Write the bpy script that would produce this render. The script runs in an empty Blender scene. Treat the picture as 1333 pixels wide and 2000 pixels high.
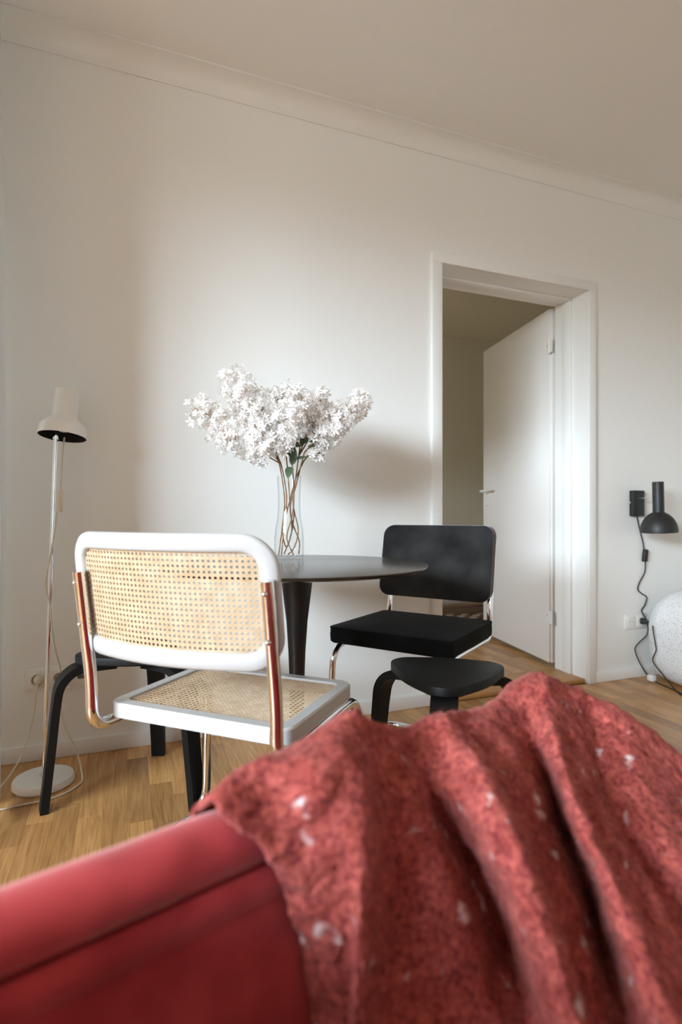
import bpy, bmesh, math, random
from mathutils import Vector, Matrix, noise
R = math.radians
rnd = random.Random(7)
sc = bpy.context.scene
col = sc.collection

# ------------------------------------------------------------------ camera
THETA = R(21.03)
cd = bpy.data.cameras.new('camera')
cam = bpy.data.objects.new('camera', cd)
col.objects.link(cam)
cam.location = (0, 0, 0.87)
cam.rotation_euler = (R(90), 0, -THETA)
cd.lens = 19.67
cd.sensor_width = 36
cd.shift_y = 0.00425
cd.clip_start = 0.02
cd.dof.use_dof = True
cd.dof.focus_distance = 1.75
cd.dof.aperture_fstop = 2.4
sc.camera = cam

# ------------------------------------------------------------------ sky
w = bpy.data.worlds.new('sky')
sc.world = w
w.use_nodes = True
nt = w.node_tree
bg = nt.nodes['Background']
tc = nt.nodes.new('ShaderNodeTexCoord')
sx = nt.nodes.new('ShaderNodeSeparateXYZ')
rp = nt.nodes.new('ShaderNodeValToRGB')
nt.links.new(tc.outputs['Generated'], sx.inputs[0])
mr = nt.nodes.new('ShaderNodeMapRange')
mr.inputs['From Min'].default_value = -1
mr.inputs['From Max'].default_value = 1
nt.links.new(sx.outputs['Z'], mr.inputs['Value'])
nt.links.new(mr.outputs['Result'], rp.inputs['Fac'])
e = rp.color_ramp.elements
e[0].position = 0.0
e[0].color = (.10, .095, .085, 1)
e[1].position = 1.0
e[1].color = (.80, .86, .93, 1)
for p_, c_ in ((.505, (.11, .115, .115, 1)), (.535, (.80, .92, 1.045, 1)), (.7, (.80, .92, 1.045, 1))):
    n_ = e.new(p_)
    n_.color = c_
nt.links.new(rp.outputs['Color'], bg.inputs['Color'])
bg.inputs['Strength'].default_value = 84.0

def portal(name, y0, y1, z0, z1, x, turn=-R(90)):
    l = bpy.data.lights.new(name, 'AREA')
    l.shape = 'RECTANGLE'
    l.size = z1 - z0
    l.size_y = y1 - y0
    l.cycles.is_portal = True
    o = bpy.data.objects.new(name, l)
    col.objects.link(o)
    o.location = (x, (y0 + y1) / 2, (z0 + z1) / 2)
    o.rotation_euler = (0, turn, 0)

LEFT = -3.10
WINS = [(-2.15, 0.40)]
WZ0, WZ1 = 1.45, 2.45
for i, (a, b) in enumerate(WINS):
    portal('window_daylight', a, b, WZ0, WZ1, LEFT - 0.26)
BEYOND = (3.0, 3.7)                         # unseen opening added to brighten the door leaf and the room beyond
portal('window_daylight', BEYOND[0], BEYOND[1], 1.2, 1.62, -1.69)

# ------------------------------------------------------------------ exposure
vs = sc.view_settings
vs.view_transform = 'Standard'
vs.look = 'None'
vs.exposure = -0.02
vs.gamma = 1
vs.use_curve_mapping = False
sc.cycles.diffuse_bounces = 7
sc.cycles.glossy_bounces = 5
sc.cycles.transparent_max_bounces = 16
sc.cycles.sample_clamp_indirect = 6
sc.cycles.caustics_reflective = False
sc.cycles.caustics_refractive = False

# ------------------------------------------------------------------ materials
def setin(b, k, v):
    if k in b.inputs:
        b.inputs[k].default_value = v

def mat(name, colr, rough=.5, metal=0., bump=None, var=None, sheen=None, spec=None, coat=None):
    m = bpy.data.materials.new(name)
    m.use_nodes = True
    t = m.node_tree
    b = t.nodes['Principled BSDF']
    setin(b, 'Base Color', (*colr, 1))
    setin(b, 'Roughness', rough)
    setin(b, 'Metallic', metal)
    if spec is not None:
        setin(b, 'Specular IOR Level', spec)
    if coat:
        setin(b, 'Coat Weight', coat)
        setin(b, 'Coat Roughness', .15)
    if sheen:
        setin(b, 'Sheen Weight', sheen[0])
        setin(b, 'Sheen Roughness', sheen[1])
        setin(b, 'Sheen Tint', (*sheen[2], 1))
    c = t.nodes.new('ShaderNodeTexCoord')
    if var:
        n = t.nodes.new('ShaderNodeTexNoise')
        n.inputs['Scale'].default_value = var[0]
        n.inputs['Detail'].default_value = 5
        t.links.new(c.outputs['Object'], n.inputs['Vector'])
        r = t.nodes.new('ShaderNodeValToRGB')
        r.color_ramp.elements[0].position = .3
        r.color_ramp.elements[1].position = .7
        r.color_ramp.elements[0].color = (*var[1], 1)
        r.color_ramp.elements[1].color = (*var[2], 1)
        t.links.new(n.outputs['Fac'], r.inputs['Fac'])
        t.links.new(r.outputs['Color'], b.inputs['Base Color'])
    if bump:
        n2 = t.nodes.new('ShaderNodeTexNoise')
        n2.inputs['Scale'].default_value = bump[0]
        n2.inputs['Detail'].default_value = 4
        t.links.new(c.outputs['Object'], n2.inputs['Vector'])
        bp = t.nodes.new('ShaderNodeBump')
        bp.inputs['Strength'].default_value = bump[1]
        bp.inputs['Distance'].default_value = bump[2]
        t.links.new(n2.outputs['Fac'], bp.inputs['Height'])
        t.links.new(bp.outputs['Normal'], b.inputs['Normal'])
    return m

M = {}
M['wall'] = mat('painted_wall', (.83, .835, .81), .85, bump=(90, .06, .002))
M['ceiling'] = mat('painted_ceiling', (.85, .85, .825), .9, bump=(60, .05, .002))
M['far_wall'] = mat('painted_far_wall', (.82, .785, .66), .9)
M['olive_wall'] = mat('painted_olive_wall', (.74, .76, .74), .85)  # unseen walls, toned only to set how much light bounces back
M['trim'] = mat('painted_trim', (.83, .835, .81), .38)
M['door'] = mat('painted_door', (.82, .81, .785), .42)
M['chrome'] = mat('chrome', (.86, .86, .86), .07, 1.0)
M['steel'] = mat('brushed_steel', (.7, .69, .67), .25, 1.0)
M['white_lacquer'] = mat('white_lacquer', (.54, .54, .535), .32, coat=.2)
M['white_metal'] = mat('white_enamel', (.80, .80, .765), .35)
M['black_inside'] = mat('black_inside', (.01, .01, .01), .8)
M['bulb'] = mat('frosted_bulb', (.8, .78, .72), .3)
M['black_metal'] = mat('black_enamel', (.014, .014, .014), .48)
M['black_wood'] = mat('black_stained_wood', (.006, .006, .006), .5, bump=(30, .08, .002), spec=.2)
M['table_top'] = mat('black_table_top', (.022, .022, .020), .2, spec=.7, bump=(14, .05, .001))
M['black_gloss'] = mat('black_pedestal', (.010, .010, .010), .36)
M['black_velvet'] = mat('black_velvet', (.008, .008, .008), .95, spec=.1, sheen=(.05, .4, (.7, .7, .7)),
                        var=(6, (.003, .003, .003), (.010, .010, .010)), bump=(160, .15, .001))
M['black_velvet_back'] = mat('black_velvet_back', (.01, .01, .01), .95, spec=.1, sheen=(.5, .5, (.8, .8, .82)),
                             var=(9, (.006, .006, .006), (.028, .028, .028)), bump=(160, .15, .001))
M['plastic'] = mat('white_plastic', (.80, .79, .75), .35)
M['socket_dark'] = mat('socket_shadow', (.12, .10, .07), .5)
M['socket_well'] = mat('socket_well', (.34, .27, .17), .5)  # brown colour stands in for shade inside the socket recess
M['red_mark'] = mat('red_mark', (.35, .06, .04), .5)
M['cord_cream'] = mat('cream_cord', (.66, .60, .48), .5)
M['cord_black'] = mat('black_cord', (.02, .02, .018), .5)
M['rubber'] = mat('black_rubber', (.015, .015, .015), .6)
M['stem'] = mat('brown_twig', (.22, .12, .05), .7, var=(40, (.17, .07, .028), (.34, .19, .075)), bump=(120, .4, .001))
M['leaf'] = mat('green_leaf', (.06, .09, .045), .55, var=(25, (.04, .065, .032), (.11, .15, .085)))
M['bud'] = mat('bud', (.42, .36, .16), .6)
M['linen'] = mat('white_linen', (.84, .84, .84), .9, bump=(25, .3, .01))
M['brown_throw'] = mat('brown_throw', (.13, .07, .04), .9, bump=(60, .4, .01))
M['cream_wool'] = mat('cream_wool', (.55, .45, .34), .9)
M['threshold'] = mat('oak_threshold', (.50, .25, .08), .4, bump=(40, .1, .002))

def curtain_mat():
    m = bpy.data.materials.new('white_curtain')
    m.use_nodes = True
    t = m.node_tree
    out = t.nodes['Material Output']
    b = t.nodes['Principled BSDF']
    setin(b, 'Base Color', (.78, .78, .76, 1))
    setin(b, 'Roughness', .9)
    tr = t.nodes.new('ShaderNodeBsdfTranslucent')
    tr.inputs['Color'].default_value = (.75, .75, .72, 1)
    mx = t.nodes.new('ShaderNodeMixShader')
    mx.inputs[0].default_value = .25
    t.links.new(b.outputs[0], mx.inputs[1])
    t.links.new(tr.outputs[0], mx.inputs[2])
    t.links.new(mx.outputs[0], out.inputs[0])
    return m
M['curtain'] = curtain_mat()

def petal_mat():
    m = bpy.data.materials.new('white_petal')
    m.use_nodes = True
    t = m.node_tree
    out = t.nodes['Material Output']
    b = t.nodes['Principled BSDF']
    setin(b, 'Roughness', .8)
    at = t.nodes.new('ShaderNodeAttribute')
    at.attribute_name = 'tint'
    r = t.nodes.new('ShaderNodeValToRGB')
    r.color_ramp.elements[0].color = (.95, .945, .935, 1)
    r.color_ramp.elements[1].color = (.93, .84, .80, 1)
    r.color_ramp.elements[0].position = .6
    t.links.new(at.outputs['Fac'], r.inputs['Fac'])
    t.links.new(r.outputs['Color'], b.inputs['Base Color'])
    tr = t.nodes.new('ShaderNodeBsdfTranslucent')
    tr.inputs['Color'].default_value = (.95, .93, .90, 1)
    mx = t.nodes.new('ShaderNodeMixShader')
    mx.inputs[0].default_value = .45
    t.links.new(b.outputs[0], mx.inputs[1])
    t.links.new(tr.outputs[0], mx.inputs[2])
    t.links.new(mx.outputs[0], out.inputs[0])
    return m
M['petal'] = petal_mat()

def glass_mat(name, tint, edge):
    m = bpy.data.materials.new(name)
    m.use_nodes = True
    t = m.node_tree
    for n in list(t.nodes):
        if n.type == 'BSDF_PRINCIPLED':
            t.nodes.remove(n)
    out = t.nodes['Material Output']
    tr = t.nodes.new('ShaderNodeBsdfTransparent')
    lw = t.nodes.new('ShaderNodeLayerWeight')
    lw.inputs['Blend'].default_value = .25
    r = t.nodes.new('ShaderNodeValToRGB')
    r.color_ramp.elements[0].position = .35
    r.color_ramp.elements[0].color = (*tint, 1)
    r.color_ramp.elements[1].position = .97
    r.color_ramp.elements[1].color = (*edge, 1)
    t.links.new(lw.outputs['Facing'], r.inputs['Fac'])
    t.links.new(r.outputs['Color'], tr.inputs['Color'])
    gl = t.nodes.new('ShaderNodeBsdfGlossy')
    gl.inputs['Roughness'].default_value = .03
    fr = t.nodes.new('ShaderNodeMath')
    fr.operation = 'POWER'
    fr.inputs[1].default_value = 6.0
    lw2 = t.nodes.new('ShaderNodeLayerWeight')
    lw2.inputs['Blend'].default_value = .5
    t.links.new(lw2.outputs['Facing'], fr.inputs[0])
    mu = t.nodes.new('ShaderNodeMath')
    mu.operation = 'MULTIPLY_ADD'
    mu.inputs[1].default_value = .5
    mu.inputs[2].default_value = .03
    t.links.new(fr.outputs[0], mu.inputs[0])
    fr = mu
    mx = t.nodes.new('ShaderNodeMixShader')
    t.links.new(fr.outputs[0], mx.inputs[0])
    t.links.new(tr.outputs[0], mx.inputs[1])
    t.links.new(gl.outputs[0], mx.inputs[2])
    t.links.new(mx.outputs[0], out.inputs[0])
    return m
M['glass'] = glass_mat('clear_glass', (.99, .994, .994), (.60, .67, .69))
M['pane'] = glass_mat('window_glass', (.97, .98, .98), (.8, .85, .85))

def wood_floor(name, lo, hi):
    m = bpy.data.materials.new(name)
    m.use_nodes = True
    t = m.node_tree
    b = t.nodes['Principled BSDF']
    setin(b, 'Roughness', .27)
    setin(b, 'Specular IOR Level', .5)
    at = t.nodes.new('ShaderNodeAttribute')
    at.attribute_name = 'tint'
    tc = t.nodes.new('ShaderNodeTexCoord')
    mul = t.nodes.new('ShaderNodeMath')
    mul.operation = 'MULTIPLY'
    mul.inputs[1].default_value = 57.0
    t.links.new(at.outputs['Fac'], mul.inputs[0])
    cmb = t.nodes.new('ShaderNodeCombineXYZ')
    t.links.new(mul.outputs[0], cmb.inputs[1])
    t.links.new(mul.outputs[0], cmb.inputs[2])
    add = t.nodes.new('ShaderNodeVectorMath')
    t.links.new(tc.outputs['Object'], add.inputs[0])
    t.links.new(cmb.outputs[0], add.inputs[1])
    mp = t.nodes.new('ShaderNodeMapping')
    mp.inputs['Scale'].default_value = (48, 2.6, 1)
    t.links.new(add.outputs[0], mp.inputs['Vector'])
    n1 = t.nodes.new('ShaderNodeTexNoise')
    n1.inputs['Scale'].default_value = 1.0
    n1.inputs['Detail'].default_value = 3
    n1.inputs['Distortion'].default_value = 2.6
    t.links.new(mp.outputs[0], n1.inputs['Vector'])
    mp2 = t.nodes.new('ShaderNodeMapping')
    mp2.inputs['Scale'].default_value = (260, 9, 1)
    t.links.new(add.outputs[0], mp2.inputs['Vector'])
    n2 = t.nodes.new('ShaderNodeTexNoise')
    n2.inputs['Scale'].default_value = 1.0
    n2.inputs['Detail'].default_value = 2
    t.links.new(mp2.outputs[0], n2.inputs['Vector'])
    r1 = t.nodes.new('ShaderNodeValToRGB')
    r1.color_ramp.elements[0].position = .22
    r1.color_ramp.elements[1].position = .80
    r1.color_ramp.elements[0].color = (*lo, 1)
    r1.color_ramp.elements[1].color = (*hi, 1)
    t.links.new(n1.outputs['Fac'], r1.inputs['Fac'])
    r2 = t.nodes.new('ShaderNodeValToRGB')
    r2.color_ramp.elements[0].position = .3
    r2.color_ramp.elements[1].position = .65
    r2.color_ramp.elements[0].color = (.84, .82, .80, 1)
    r2.color_ramp.elements[1].color = (1.04, 1.04, 1.04, 1)
    t.links.new(n2.outputs['Fac'], r2.inputs['Fac'])
    m1 = t.nodes.new('ShaderNodeMixRGB')
    m1.blend_type = 'MULTIPLY'
    m1.inputs[0].default_value = 1
    t.links.new(r1.outputs[0], m1.inputs[1])
    t.links.new(r2.outputs[0], m1.inputs[2])
    r3 = t.nodes.new('ShaderNodeValToRGB')
    r3.color_ramp.elements[0].color = (.70, .66, .62, 1)
    r3.color_ramp.elements[1].color = (1.18, 1.16, 1.12, 1)
    t.links.new(at.outputs['Fac'], r3.inputs['Fac'])
    m2 = t.nodes.new('ShaderNodeMixRGB')
    m2.blend_type = 'MULTIPLY'
    m2.inputs[0].default_value = 1
    t.links.new(m1.outputs[0], m2.inputs[1])
    t.links.new(r3.outputs[0], m2.inputs[2])
    t.links.new(m2.outputs[0], b.inputs['Base Color'])
    bp = t.nodes.new('ShaderNodeBump')
    bp.inputs['Strength'].default_value = .12
    bp.inputs['Distance'].default_value = .001
    t.links.new(n2.outputs['Fac'], bp.inputs['Height'])
    t.links.new(bp.outputs[0], b.inputs['Normal'])
    return m
M['plank'] = wood_floor('oak_strip', (.38, .185, .06), (.66, .385, .15))
M['subfloor'] = mat('dark_joint', (.06, .035, .018), .8)
M['cane'] = mat('natural_cane', (.62, .45, .28), .45, var=(35, (.56, .39, .225), (.70, .535, .355)))

def red_velvet():
    m = mat('red_velvet', (.36, .03, .035), .9, spec=.1, sheen=(.6, .5, (1, .58, .55)))
    t = m.node_tree
    b = t.nodes['Principled BSDF']
    c = t.nodes.new('ShaderNodeTexCoord')
    n = t.nodes.new('ShaderNodeTexNoise')
    n.inputs['Scale'].default_value = 11
    n.inputs['Detail'].default_value = 2
    t.links.new(c.outputs['Object'], n.inputs['Vector'])
    r = t.nodes.new('ShaderNodeValToRGB')
    r.color_ramp.elements[0].position = .35
    r.color_ramp.elements[1].position = .62
    r.color_ramp.elements[0].color = (.28, .020, .024, 1)
    r.color_ramp.elements[1].color = (.46, .050, .054, 1)
    t.links.new(n.outputs['Fac'], r.inputs['Fac'])
    t.links.new(r.outputs[0], b.inputs['Base Color'])
    return m
M['velvet'] = red_velvet()
M['velvet_seam'] = mat('red_velvet_piping', (.14, .012, .016), .9, spec=.1)

def wool():
    m = bpy.data.materials.new('red_wool')
    m.use_nodes = True
    t = m.node_tree
    b = t.nodes['Principled BSDF']
    setin(b, 'Roughness', .95)
    setin(b, 'Specular IOR Level', .1)
    setin(b, 'Sheen Weight', .15)
    setin(b, 'Sheen Roughness', .5)
    setin(b, 'Sheen Tint', (1, .55, .5, 1))
    c = t.nodes.new('ShaderNodeTexCoord')
    def nz(s, d, dist=0.):
        n = t.nodes.new('ShaderNodeTexNoise')
        n.inputs['Scale'].default_value = s
        n.inputs['Detail'].default_value = d
        n.inputs['Distortion'].default_value = dist
        t.links.new(c.outputs['Object'], n.inputs['Vector'])
        return n
    n1 = nz(150, 6, .15)
    r1 = t.nodes.new('ShaderNodeValToRGB')
    r1.color_ramp.elements[0].position = .3
    r1.color_ramp.elements[1].position = .7
    r1.color_ramp.elements[0].color = (.19, .027, .029, 1)
    r1.color_ramp.elements[1].color = (.50, .108, .082, 1)
    t.links.new(n1.outputs['Fac'], r1.inputs['Fac'])
    # paler and duller patches of yarn
    nb = nz(38, 3, .2)
    rb = t.nodes.new('ShaderNodeValToRGB')
    rb.color_ramp.elements[0].position = .35
    rb.color_ramp.elements[1].position = .68
    rb.color_ramp.elements[0].color = (.70, .66, .66, 1)
    rb.color_ramp.elements[1].color = (1.05, 1.22, 1.25, 1)
    t.links.new(nb.outputs['Fac'], rb.inputs['Fac'])
    mb = t.nodes.new('ShaderNodeMixRGB')
    mb.blend_type = 'MULTIPLY'
    mb.inputs[0].default_value = 1
    t.links.new(r1.outputs[0], mb.inputs[1])
    t.links.new(rb.outputs[0], mb.inputs[2])
    n2 = nz(24, 2, .3)
    r2 = t.nodes.new('ShaderNodeValToRGB')
    r2.color_ramp.elements[0].position = .70
    r2.color_ramp.elements[1].position = .80
    r2.color_ramp.elements[0].color = (0, 0, 0, 1)
    r2.color_ramp.elements[1].color = (1, 1, 1, 1)
    t.links.new(n2.outputs['Fac'], r2.inputs['Fac'])
    v = t.nodes.new('ShaderNodeTexVoronoi')
    v.inputs['Scale'].default_value = 21
    v.inputs['Randomness'].default_value = 1
    nd = nz(60, 2)
    mixv = t.nodes.new('ShaderNodeMixRGB')
    mixv.inputs[0].default_value = .03
    t.links.new(c.outputs['Object'], mixv.inputs[1])
    t.links.new(nd.outputs['Color'], mixv.inputs[2])
    t.links.new(mixv.outputs[0], v.inputs['Vector'])
    r3 = t.nodes.new('ShaderNodeValToRGB')
    r3.color_ramp.elements[0].position = .05
    r3.color_ramp.elements[1].position = .2
    r3.color_ramp.elements[0].color = (1, 1, 1, 1)
    r3.color_ramp.elements[1].color = (0, 0, 0, 1)
    t.links.new(v.outputs['Distance'], r3.inputs['Fac'])
    # only some of the cells carry a fleck
    sp = t.nodes.new('ShaderNodeSeparateXYZ')
    t.links.new(v.outputs['Color'], sp.inputs[0])
    gt = t.nodes.new('ShaderNodeMath')
    gt.operation = 'GREATER_THAN'
    gt.inputs[1].default_value = .28
    t.links.new(sp.outputs[0], gt.inputs[0])
    mu = t.nodes.new('ShaderNodeMath')
    mu.operation = 'MULTIPLY'
    t.links.new(r3.outputs[0], mu.inputs[0])
    t.links.new(gt.outputs[0], mu.inputs[1])
    ad = t.nodes.new('ShaderNodeMath')
    ad.operation = 'MAXIMUM'
    t.links.new(mu.outputs[0], ad.inputs[0])
    t.links.new(r2.outputs[0], ad.inputs[1])
    ml = t.nodes.new('ShaderNodeMath')
    ml.operation = 'MULTIPLY'
    ml.inputs[1].default_value = .8
    t.links.new(ad.outputs[0], ml.inputs[0])
    mx = t.nodes.new('ShaderNodeMixRGB')
    t.links.new(ml.outputs[0], mx.inputs[0])
    t.links.new(mb.outputs[0], mx.inputs[1])
    mx.inputs[2].default_value = (.78, .68, .66, 1)
    t.links.new(mx.outputs[0], b.inputs['Base Color'])
    bp = t.nodes.new('ShaderNodeBump')
    bp.inputs['Strength'].default_value = .7
    bp.inputs['Distance'].default_value = .004
    t.links.new(n1.outputs['Fac'], bp.inputs['Height'])
    t.links.new(bp.outputs[0], b.inputs['Normal'])
    return m
M['wool'] = wool()

def dotted():
    m = bpy.data.materials.new('dotted_cotton')
    m.use_nodes = True
    t = m.node_tree
    b = t.nodes['Principled BSDF']
    setin(b, 'Roughness', .9)
    c = t.nodes.new('ShaderNodeTexCoord')
    v = t.nodes.new('ShaderNodeTexVoronoi')
    v.inputs['Scale'].default_value = 90
    v.inputs['Randomness'].default_value = .75
    t.links.new(c.outputs['Object'], v.inputs['Vector'])
    r = t.nodes.new('ShaderNodeValToRGB')
    r.color_ramp.elements[0].position = .2
    r.color_ramp.elements[1].position = .34
    r.color_ramp.elements[0].color = (.44, .45, .46, 1)
    r.color_ramp.elements[1].color = (.70, .70, .695, 1)
    t.links.new(v.outputs['Distance'], r.inputs['Fac'])
    t.links.new(r.outputs[0], b.inputs['Base Color'])
    return m
M['dotted'] = dotted()

# ------------------------------------------------------------------ mesh helpers
class MB:
    def __init__(self):
        self.v = []
        self.f = []
        self.t = []          # per-face tint
        self.uv = None

    def add(self, vs, fs, tint=.5):
        o = len(self.v)
        self.v += [tuple(p) for p in vs]
        self.f += [tuple(i + o for i in q) for q in fs]
        self.t += [tint] * len(fs)

    def box(self, a, b, tint=.5, m=None):
        x0, y0, z0 = a
        x1, y1, z1 = b
        vs = [Vector(p) for p in ((x0, y0, z0), (x1, y0, z0), (x1, y1, z0), (x0, y1, z0), (x0, y0, z1), (x1, y0, z1), (x1, y1, z1), (x0, y1, z1))]
        if m:
            vs = [m @ p for p in vs]
        self.add(vs, [(0, 3, 2, 1), (4, 5, 6, 7), (0, 1, 5, 4), (1, 2, 6, 5), (2, 3, 7, 6), (3, 0, 4, 7)], tint)

    def rbox(self, a, b, r, segs=3, m=None, tint=.5):
        bm = bmesh.new()
        bmesh.ops.create_cube(bm, size=1)
        c = [(a[i] + b[i]) / 2 for i in range(3)]
        s = [b[i] - a[i] for i in range(3)]
        for v in bm.verts:
            v.co = Vector((v.co[0] * s[0] + c[0], v.co[1] * s[1] + c[1], v.co[2] * s[2] + c[2]))
        bmesh.ops.bevel(bm, geom=list(bm.edges), offset=r, segments=segs, profile=.5, affect='EDGES')
        bm.verts.ensure_lookup_table()
        vs = [m @ v.co if m else v.co.copy() for v in bm.verts]
        self.add(vs, [[v.index for v in f.verts] for f in bm.faces], tint)
        bm.free()

    def tube(self, pts, r, n=10, closed=False, caps=True, tint=.5):
        pts = [Vector(p) for p in pts]
        k = len(pts)
        rs = r if isinstance(r, (list, tuple)) else [r] * k
        up = None
        rings = []
        for i in range(k):
            if closed:
                d = pts[(i + 1) % k] - pts[i - 1]
            else:
                d = pts[min(i + 1, k - 1)] - pts[max(i - 1, 0)]
            if d.length < 1e-9:
                d = Vector((0, 0, 1))
            d.normalize()
            if up is None:
                up = d.orthogonal().normalized()
            else:
                up = up - d * up.dot(d)
                if up.length < 1e-6:
                    up = d.orthogonal()
                up.normalize()
            s = d.cross(up)
            rings.append([pts[i] + (up * math.cos(2 * math.pi * j / n) + s * math.sin(2 * math.pi * j / n)) * rs[i] for j in range(n)])
        vs = [p for g in rings for p in g]
        fs = []
        for i in range(k if closed else k - 1):
            a = i * n
            b = ((i + 1) % k) * n
            for j in range(n):
                j2 = (j + 1) % n
                fs.append((a + j, a + j2, b + j2, b + j))
        if caps and not closed:
            fs.append(tuple(reversed(range(n))))
            fs.append(tuple((k - 1) * n + j for j in range(n)))
        self.add(vs, fs, tint)

    def lathe(self, prof, n=40, m=None, cap0=False, cap1=False, tint=.5):
        vs = []
        for r, z in prof:
            for j in range(n):
                a = 2 * math.pi * j / n
                p = Vector((r * math.cos(a), r * math.sin(a), z))
                vs.append(m @ p if m else p)
        fs = []
        for i in range(len(prof) - 1):
            for j in range(n):
                j2 = (j + 1) % n
                fs.append((i * n + j, i * n + j2, (i + 1) * n + j2, (i + 1) * n + j))
        if cap0:
            fs.append(tuple(reversed(range(n))))
        if cap1:
            fs.append(tuple((len(prof) - 1) * n + j for j in range(n)))
        self.add(vs, fs, tint)

    def prism(self, poly, z0, z1, m=None, bev=0., tint=.5):
        """extrude a plan outline; small chamfer on both rims"""
        n = len(poly)
        c = Vector((sum(p[0] for p in poly) / n, sum(p[1] for p in poly) / n))
        def ins(d):
            o = []
            for i in range(n):
                a, b_, c_ = Vector(poly[i - 1]), Vector(poly[i]), Vector(poly[(i + 1) % n])
                t = (c_ - a)
                t.normalize()
                nn = Vector((t.y, -t.x))
                if nn.dot(b_ - c) < 0:
                    nn = -nn
                o.append(b_ - nn * d)
            return o
        lv = [(ins(bev), z0), (poly, z0 + bev), (poly, z1 - bev), (ins(bev * .3), z1 - bev * .3), (ins(bev), z1)] if bev else [(poly, z0), (poly, z1)]
        vs = []
        for pl, z in lv:
            for p in pl:
                q = Vector((p[0], p[1], z))
                vs.append(m @ q if m else q)
        fs = []
        for i in range(len(lv) - 1):
            for j in range(n):
                j2 = (j + 1) % n
                fs.append((i * n + j, i * n + j2, (i + 1) * n + j2, (i + 1) * n + j))
        fs.append(tuple(reversed(range(n))))
        fs.append(tuple((len(lv) - 1) * n + j for j in range(n)))
        self.add(vs, fs, tint)

    def build(self, name, m, parent=None, smooth=40, tint=False, uv=None):
        me = bpy.data.meshes.new(name)
        me.from_pydata(self.v, [], self.f)
        bm = bmesh.new()
        bm.from_mesh(me)
        bmesh.ops.recalc_face_normals(bm, faces=bm.faces)
        bm.to_mesh(me)
        bm.free()
        me.materials.append(m)
        if tint:
            a = me.attributes.new('tint', 'FLOAT', 'FACE')
            a.data.foreach_set('value', self.t)
        if uv:
            l = me.uv_layers.new(name='UVMap')
            for lp in me.loops:
                l.data[lp.index].uv = uv[lp.vertex_index]
        if smooth:
            for p in me.polygons:
                p.use_smooth = True
            me.set_sharp_from_angle(angle=R(smooth))
        o = bpy.data.objects.new(name, me)
        col.objects.link(o)
        if parent is not None:
            o.parent = parent
        return o

def empty(name, loc=(0, 0, 0), rz=0., label=None, cat=None, group=None):
    o = bpy.data.objects.new(name, None)
    o.empty_display_size = .1
    col.objects.link(o)
    o.location = loc
    o.rotation_euler = (0, 0, rz)
    if label:
        tag(o, label, cat, group)
    return o

def tag(o, label, cat, group=None, kind=None):
    o['label'] = label
    o['category'] = cat
    if group:
        o['group'] = group
    if kind:
        o['kind'] = kind
    return o

def struct(o, label=None):
    o['kind'] = 'structure'
    if label:
        o['label'] = label
    return o

def fillet(pts, r, n=7):
    """polyline with rounded corners"""
    pts = [Vector(p) for p in pts]
    out = [pts[0]]
    for i in range(1, len(pts) - 1):
        a, b, c = pts[i - 1], pts[i], pts[i + 1]
        u = (a - b)
        v = (c - b)
        rr = min(r, u.length * .49, v.length * .49)
        p0 = b + u.normalized() * rr
        p1 = b + v.normalized() * rr
        for k in range(n + 1):
            t = k / n
            out.append(p0 * (1 - t) ** 2 + b * 2 * t * (1 - t) + p1 * t * t)
    out.append(pts[-1])
    return out

def catmull(pts, n):
    pts = [Vector(p) for p in pts]
    P = [pts[0] * 2 - pts[1]] + pts + [pts[-1] * 2 - pts[-2]]
    out = []
    for i in range(1, len(P) - 2):
        for k in range(n):
            t = k / n
            a, b, c, d = P[i - 1], P[i], P[i + 1], P[i + 2]
            out.append(.5 * ((2 * b) + (c - a) * t + (2 * a - 5 * b + 4 * c - d) * t * t + (3 * b - a - 3 * c + d) * t ** 3))
    out.append(pts[-1])
    return out

def roundrect(w, d, r, n=8):
    """outline of a rounded rectangle, centred"""
    o = []
    for cx_, cy_, a0 in ((w / 2 - r, d / 2 - r, 0), (-w / 2 + r, d / 2 - r, 90), (-w / 2 + r, -d / 2 + r, 180), (w / 2 - r, -d / 2 + r, 270)):
        for k in range(n + 1):
            a = R(a0 + 90 * k / n)
            o.append((cx_ + r * math.cos(a), cy_ + r * math.sin(a)))
    return o

# ------------------------------------------------------------------ room shell
W = 2.26
CEIL = 2.615
XR, YB = 4.6, -3.4
DX0, DX1, DZ = 1.366, 2.243, 2.043          # door opening
b = MB()
b.box((LEFT - .02, W, -.05), (DX0 - .009, W + .22, CEIL + .1))
b.box((DX1 + .009, W, -.05), (XR, W + .22, CEIL + .1))
b.box((DX0 - .009, W, DZ + .009), (DX1 + .009, W + .22, CEIL + .1))
struct(b.build('wall_back', M['wall'], smooth=0))
b = MB()
b.box((XR, YB - .1, -.05), (XR + .1, W + .22, CEIL + .1))
struct(b.build('wall_right', M['olive_wall'], smooth=0))
b = MB()
b.box((LEFT - .3, YB - .1, -.05), (XR, YB, CEIL + .1))
struct(b.build('wall_front', M['olive_wall'], smooth=0))
b = MB()
ys = [YB] + [y for wv in sorted(WINS) for y in wv] + [W + .2]
b.box((LEFT - .3, YB, -.05), (LEFT, W + .2, WZ0))
b.box((LEFT - .3, YB, WZ1), (LEFT, W + .2, CEIL + .1))
for i in range(0, len(ys), 2):
    b.box((LEFT - .3, ys[i], WZ0), (LEFT, ys[i + 1], WZ1))
struct(b.build('wall_left', M['wall'], smooth=0))
b = MB()
b.box((LEFT - .3, YB, CEIL), (XR, W + .1, CEIL + .1))
struct(b.build('ceiling', M['ceiling'], smooth=0))
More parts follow.
